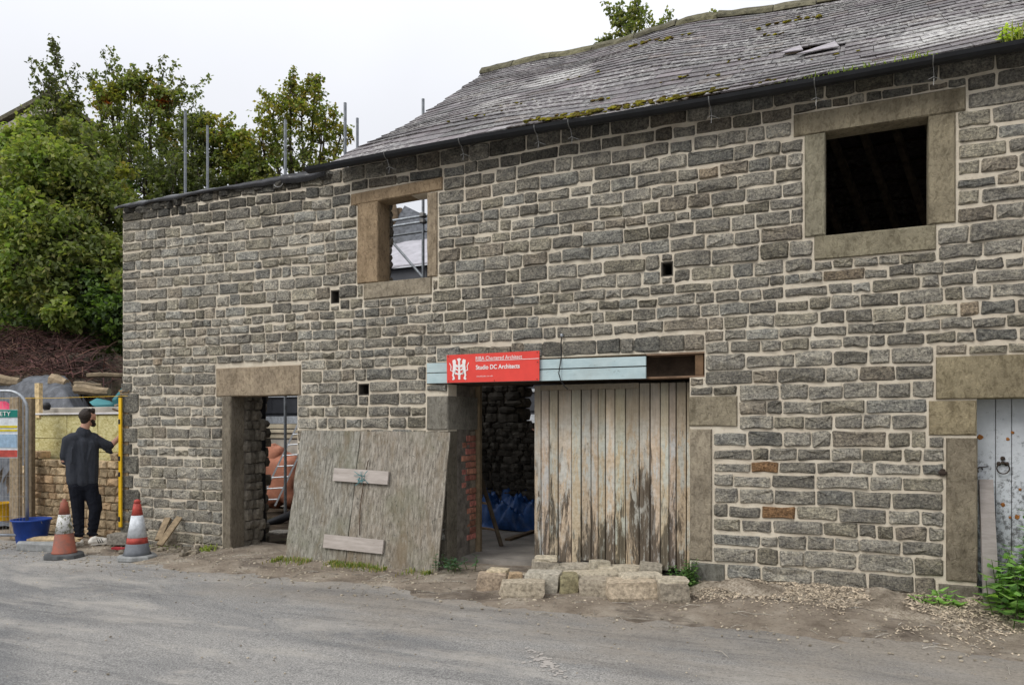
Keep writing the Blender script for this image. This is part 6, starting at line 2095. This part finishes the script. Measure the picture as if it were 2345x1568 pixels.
m_ = MB(); tp_ = [onY(258, 936, .5), onY(275, 942, .5), onY(282, 950, .5)]; m_.tube(tp_, .014, 6, (.7, .5, .35)); m_.tube([onY(263, 928, .52), onY(272, 926, .52), onY(284, 938, .52)], .016, 6, (2.5, 2.7, 3)); o = m_.build("pruning_saw", MAT["old_timber"]); tag(o, "hand tool with curved handle lying on the insulation beside the level", "tool")
m_ = MB(); q = [atT(-12, 925, 12.3), atT(2, 918, 12.3), atT(24, 934, 12.3), atT(24, 955, 12.2), atT(-12, 955, 12.2)]; m_.add([tuple(p) for p in q]+[tuple(p+Vector((-.03,.1,0))) for p in q], [(0,1,2,3,4),(9,8,7,6,5)]+[(k,(k+1)%5,5+(k+1)%5,5+k) for k in range(5)]); o = m_.build("pink_sheet", MAT["pink_plastic"]); tag(o, "bright pink plastic sheet behind the safety notice", "sheet")

# white chalk scuffs on the road are thin paint left on the asphalt
m_ = MB()
for (u0, v0, u1, v1, w_) in ((1215, 1478, 1290, 1545, .05), (1232, 1500, 1262, 1520, .07), (2110, 1462, 2180, 1480, .02)):
    a, c = onZ(u0, v0, 0), onZ(u1, v1, 0)
    for i in range(70):
        f = prng.random(); p = a.lerp(c, f); s_ = prng.uniform(.004, .018)
        x, y = p.x+prng.gauss(0, w_*.5), p.y+prng.gauss(0, w_*.5)
        z = road_z(x, y)+.012*nz(x*.35, y*.5)+.004*nz(x*2, y*2)+.004
        n_ = 5; m_.add([(x+s_*prng.uniform(.6,1.3)*math.cos(6.283*k/n_), y+s_*prng.uniform(.6,1.6)*math.sin(6.283*k/n_), z) for k in range(n_)], [tuple(range(n_))], (.50, .49, .46))
o = m_.build("paint_scuffs", MAT["sign_white"]); tag(o, "worn white paint scuffs on the asphalt", "paint mark", kind="stuff")

# ================================================================== THE MAN
PS = .00605            # metres per measured pixel where he stands
PC = onZ(207/1.0664, 1331/1.0664, -.09)
PC.y = -.36; PC = onY(207/1.0664, 1331/1.0664, -.36)
PZ = PC.z = max(PC.z, verge_z(PC.x, PC.y) + .004, verge_z(PC.x+.2, PC.y+.1) + .004)
aw = Vector((PC.x-CAM.x, PC.y-CAM.y, 0)).normalized()      # away from the road
rt = Vector((aw.y, -aw.x, 0))
PS = depth(PC)/1800.0
def man(px_, py_, dy=0.0):
    """a point given by its measured place on the figure and how far it lies beyond (+) or before (-) its middle"""
    p = PC + rt*((px_-207)*PS) + aw*dy
    p.z = PZ + (1331-py_)*PS
    return p
def capsule(mb, p0, p1, r0, r1, n=12, flat=1.0):
    p0, p1 = Vector(p0), Vector(p1); d = p1-p0; L = d.length
    if L < 1e-6: d = Vector((0,0,1))
    d.normalize(); ref = aw if abs(d.dot(aw)) < .85 else rt
    a = (ref - d*ref.dot(d)).normalized(); b = d.cross(a)
    rings = []
    for i in range(5):
        th = math.pi/2*(1-i/4); rings.append((p0 - d*r0*math.sin(th), r0*max(math.cos(th), .02)))
    for i in range(5):
        th = math.pi/2*i/4; rings.append((p1 + d*r1*math.sin(th), r1*max(math.cos(th), .02)))
    vs = [c + (a*math.cos(6.2832*k/n)*flat + b*math.sin(6.2832*k/n))*r for c, r in rings for k in range(n)]
    fs = [(i*n+k, i*n+(k+1)%n, (i+1)*n+(k+1)%n, (i+1)*n+k) for i in range(len(rings)-1) for k in range(n)]
    fs += [tuple(range(n))[::-1], tuple((len(rings)-1)*n+k for k in range(n))]
    mb.add(vs, fs)
def remeshed(mb, name, mat, parent, vox, it=4, origin=None):
    o = mb.build(name, MAT[mat], parent, smooth=True, origin=origin)
    r = o.modifiers.new("skin", 'REMESH'); r.mode = 'VOXEL'; r.voxel_size = vox; r.use_smooth_shade = True
    s = o.modifiers.new("smooth", 'SMOOTH'); s.factor = .5; s.iterations = it
    return o
person = empty("person", PC, "bearded man in dark loose t-shirt, black joggers and pale striped trainers holding the yellow level", "person")
# body: head, neck, arms with hands, ankles
m = MB()
hd = man(214, 1021, .0)
look = (rt*.80 + aw*.60).normalized(); lside = Vector((look.y, -look.x, 0))
def H(f, s, u): return hd + look*f + lside*s + Vector((0,0,u))
capsule(m, H(-.022, 0, .030), H(.018, 0, .025), .088, .083)          # skull
capsule(m, H(.025, 0, -.01), H(.035, 0, -.065), .066, .045)           # face and jaw
capsule(m, H(.090, 0, .012), H(.108, 0, -.018), .009, .014)            # nose
capsule(m, H(.082, -.030, .028), H(.082, .030, .028), .012, .012)      # brow
capsule(m, H(.085, 0, -.052), H(.083, 0, -.058), .013, .012)           # lips
for s in (-1, 1):
    capsule(m, H(-.006, s*.078, .018), H(-.010, s*.080, -.022), .014, .011, flat=.6)   # ears
nk = man(206, 1050, .0)
capsule(m, H(-.025, 0, -.05), nk, .054, .060)
ch = man(203, 1110)
capsule(m, nk, ch, .055, .080); capsule(m, ch, man(203, 1168), .080, .075)
dyR = depth(lbm) - depth(PC) - .07
shR, elR, wrR = man(234, 1068, .04), man(262, 1090, dyR*.6), man(291, 1060, dyR)
shL, elL, wrL = man(170, 1072, -.02), man(164, 1124, .03), man(180, 1146, .15)
for sh, el, wr in ((shR, elR, wrR), (shL, elL, wrL)):
    capsule(m, sh, el, .034, .036); capsule(m, el, wr, .042, .029)
# right hand round the level's edge
def hand(w, fdir, up, curl, k=1.0):
    fdir = fdir.normalized(); up = (up - fdir*up.dot(fdir)).normalized(); sd = fdir.cross(up)
    pc = w + fdir*.045*k
    capsule(m, w, w+fdir*.075*k+up*.012, .026*k, .020*k, flat=.6); capsule(m, w+up*.02, w+fdir*.075*k+up*.030, .022*k, .017*k, flat=.6); capsule(m, w-up*.015, w+fdir*.072*k-up*.022, .020*k, .016*k, flat=.6)
    for i, (o_, L) in enumerate(((.034, .070), (.012, .078), (-.010, .072), (-.030, .056))):
        b0 = w + fdir*.082*k + up*o_*k
        d1 = (fdir*math.cos(curl*.5) - sd*math.sin(curl*.5)); d2 = (fdir*math.cos(curl*1.4) - sd*math.sin(curl*1.4)); d3 = (fdir*math.cos(curl*2.1) - sd*math.sin(curl*2.1))
        b1 = b0 + d1*L*.45*k; b2 = b1 + d2*L*.33*k; b3 = b2 + d3*L*.24*k
        capsule(m, b0-fdir*.02, b1, .0095, .009, 8); capsule(m, b1, b2, .009, .0085, 8); capsule(m, b2, b3, .0085, .0075, 8)
    t0 = w + fdir*.03*k + up*.03*k; t1 = t0 + (fdir*.5+up*.7-sd*.3).normalized()*.042*k; t2 = t1 + (fdir*.75+up*.35-sd*.55).normalized()*.034*k
    capsule(m, t0, t1, .013, .011, 8); capsule(m, t1, t2, .011, .009, 8)
tg = man(304, 1048, dyR)
hand(wrR, (tg-wrR), Vector((0,0,1)), 1.0)
hand(wrL, (rt*.7+aw*.5+Vector((0,0,.1))), Vector((0,0,1)), .5)
for (kx, ky, ax, ay) in ((196, 1285, 196, 1318), (222, 1285, 224, 1318)):
    capsule(m, man(kx, ky), man(ax, ay), .05, .04)
# thighs and calves under the cloth keep the body in one piece
hipL, kneeL, ankL = man(190, 1190, .0), man(193, 1250, .02), man(196, 1312, .0)
hipR, kneeR, ankR = man(218, 1190, .0), man(229, 1245, -.05), man(223, 1312, .0)
capsule(m, man(204, 1182), hipL, .075, .075); capsule(m, man(204, 1182), hipR, .075, .075)
for a_, b_, c_ in ((hipL, kneeL, ankL), (hipR, kneeR, ankR)):
    capsule(m, a_, b_, .075, .05); capsule(m, b_, c_, .05, .036)
remeshed(m, "body", "skin", person, .006, 3, origin=PC)
# hair, beard
m = MB()
capsule(m, H(-.035, 0, .030), H(.008, 0, .055), .091, .080); capsule(m, H(-.045, 0, .0), H(-.050, 0, -.035), .078, .058)
capsule(m, H(.0, 0, .090), H(.040, 0, .095), .046, .034)
for _ in range(26):
    a = prng.uniform(-2.4, 2.4); c = H(-.0+.075*math.cos(a)*prng.uniform(.2,1), .065*math.sin(a), .100+prng.uniform(-.02,.02)); capsule(m, c, c+Vector((prng.uniform(-.02,.02), prng.uniform(-.02,.02), prng.uniform(.0,.025)))+look*.015, .016, .010, 6)
remeshed(m, "hair", "hair", person, .007, 2, origin=PC)
m = MB()
capsule(m, H(.060, 0, -.078), H(.078, 0, -.092), .044, .036)
for s in (-1, 1): capsule(m, H(.015, s*.058, -.035), H(.055, s*.040, -.078), .020, .026)
capsule(m, H(.092, -.015, -.042), H(.092, .015, -.042), .010, .010)
remeshed(m, "beard", "hair", person, .006, 2, origin=PC)
# loose t-shirt
m = MB()
capsule(m, man(203, 1056, .0), man(206, 1060, .0), .085, .09)
capsule(m, man(182, 1072), man(224, 1072, .03), .088, .088)
capsule(m, man(171, 1076, -.01), man(184, 1080), .072, .08)
for (x0, y0, x1, y1, r0, r1) in ((184,1085,184,1160,.098,.100),(203,1085,203,1160,.116,.118),(220,1088,219,1160,.100,.102),(185,1155,185,1174,.098,.100),(203,1155,203,1177,.115,.117),(219,1155,219,1176,.096,.098)):
    capsule(m, man(x0, y0), man(x1, y1), r0, r1)
capsule(m, man(228, 1076, .03), man(254, 1089, dyR*.55), .082, .070); capsule(m, man(254, 1090, dyR*.55), man(260, 1089, dyR*.62), .070, .062); capsule(m, man(258, 1102, dyR*.55), man(262, 1106, dyR*.62), .045, .030)
capsule(m, man(171, 1078, -.01), man(164, 1114, .02), .070, .058); capsule(m, man(164, 1112, .02), man(166, 1126, .05), .058, .056)
# folds: shallow ridges running down the back
for i in range(4):
    x0 = 182 + i*12 + prng.uniform(-2, 2); y0 = 1090 + prng.uniform(0, 26); y1 = y0 + prng.uniform(28, 56)
    capsule(m, man(x0, y0, -.102 - .010*math.cos((x0-203)/25)), man(x0+prng.uniform(-9, 9), min(y1, 1172), -.100), .007, .012, 8)
for i in range(4):
    capsule(m, man(232+i*7, 1068+i*5, -.045+.02*i), man(248+i*6, 1100+i*3, -.01+.015*i), .012, .016, 8)
remeshed(m, "t_shirt", "dark_cotton", person, .010, 9, origin=PC)
# joggers
m = MB()
capsule(m, man(189, 1174), man(219, 1174), .096, .096); capsule(m, man(189, 1188), man(219, 1188), .100, .100)
for a_, b_, c_, s in ((hipL, kneeL, ankL, -1), (hipR, kneeR, ankR, 1)):
    capsule(m, a_, a_.lerp(b_, .6), .102, .086); capsule(m, a_.lerp(b_, .6), b_, .086, .078); capsule(m, b_, b_.lerp(c_, .6), .078, .066); capsule(m, b_.lerp(c_, .6), c_+Vector((0,0,.03)), .066, .050)
    for i in range(4):
        q = b_.lerp(c_, .35+.17*i); capsule(m, q - rt*.06 - aw*.03, q + rt*.05 - aw*.045 + Vector((0,0,prng.uniform(-.02,.03))), .020, .018, 8)
capsule(m, man(232, 1215, -.03), man(236, 1245, -.04), .06, .05)
remeshed(m, "joggers", "black_joggers", person, .010, 3, origin=PC)
# trainers
def shoe(heel, d, L, nm):
    d = d.normalized(); s_ = Vector((d.y, -d.x, 0))
    m = MB()
    z = PZ
    def Q(f, q, h): 
        p = heel + d*f*L + s_*q; p.z = z + h; return p
    capsule(m, Q(.05, 0, .045), Q(.30, 0, .048), .042, .043); capsule(m, Q(.10, 0, .075), Q(.22, 0, .085), .036, .036)
    capsule(m, Q(.30, 0, .046), Q(.62, .004, .040), .043, .046); capsule(m, Q(.62, .004, .036), Q(.88, .006, .030), .046, .034); capsule(m, Q(.28, 0, .080), Q(.55, 0, .058), .032, .034)
    o = remeshed(m, nm, "shoe_white", person, .006, 2, origin=heel)
    m = MB()
    outl = [Q(-.02, 0, 0), Q(.05, -.038, 0), Q(.35, -.040, 0), Q(.65, -.050, 0), Q(.90, -.035, 0), Q(1.0, .004, 0), Q(.90, .042, 0), Q(.65, .052, 0), Q(.35, .040, 0), Q(.05, .038, 0)]
    m.add([tuple(p) for p in outl]+[tuple(p+Vector((0,0,.020))) for p in outl], [tuple(range(10))[::-1], tuple(10+k for k in range(10))]+[(k,(k+1)%10,10+(k+1)%10,10+k) for k in range(10)], (.9,.8,.66))
    m.build("sole", MAT["shoe_white"], o, origin=heel)
    m = MB()
    for side in (-1, 1):
        for i in range(3):
            f0 = .34 + .09*i
            m.tube([Q(f0, side*.045, .024), Q(f0-.035, side*.046, .045), Q(f0-.08, side*.034, .074)], .0055, 5)
    m.build("stripe", MAT["black_plastic"], o, origin=heel)
shoe(man(198, 1320, -.03), (aw*.9 + rt*.05 - rt*.25), .27, "shoe")
shoe(man(218, 1322, -.07), (rt*.92 + aw*.25), .29, "shoe")
# the white tip of a helper's hand? left out: only the fingers show past the door edge
helper = empty("person", onY(1212, 986, .9), "hand of a second worker reaching past the edge of the boarded door", "person")
m = MB()
w0 = onY(1244, 984, .75)
hp_ = onY(1205, 986, .75)
capsule(m, w0 + rt*.25 + Vector((0,0,-.04)), w0, .040, .028)
hand(w0, (hp_-w0), aw, .25, .9)
remeshed(m, "body", "skin", helper, .006, 2, origin=tuple(onY(1212, 986, .9)))
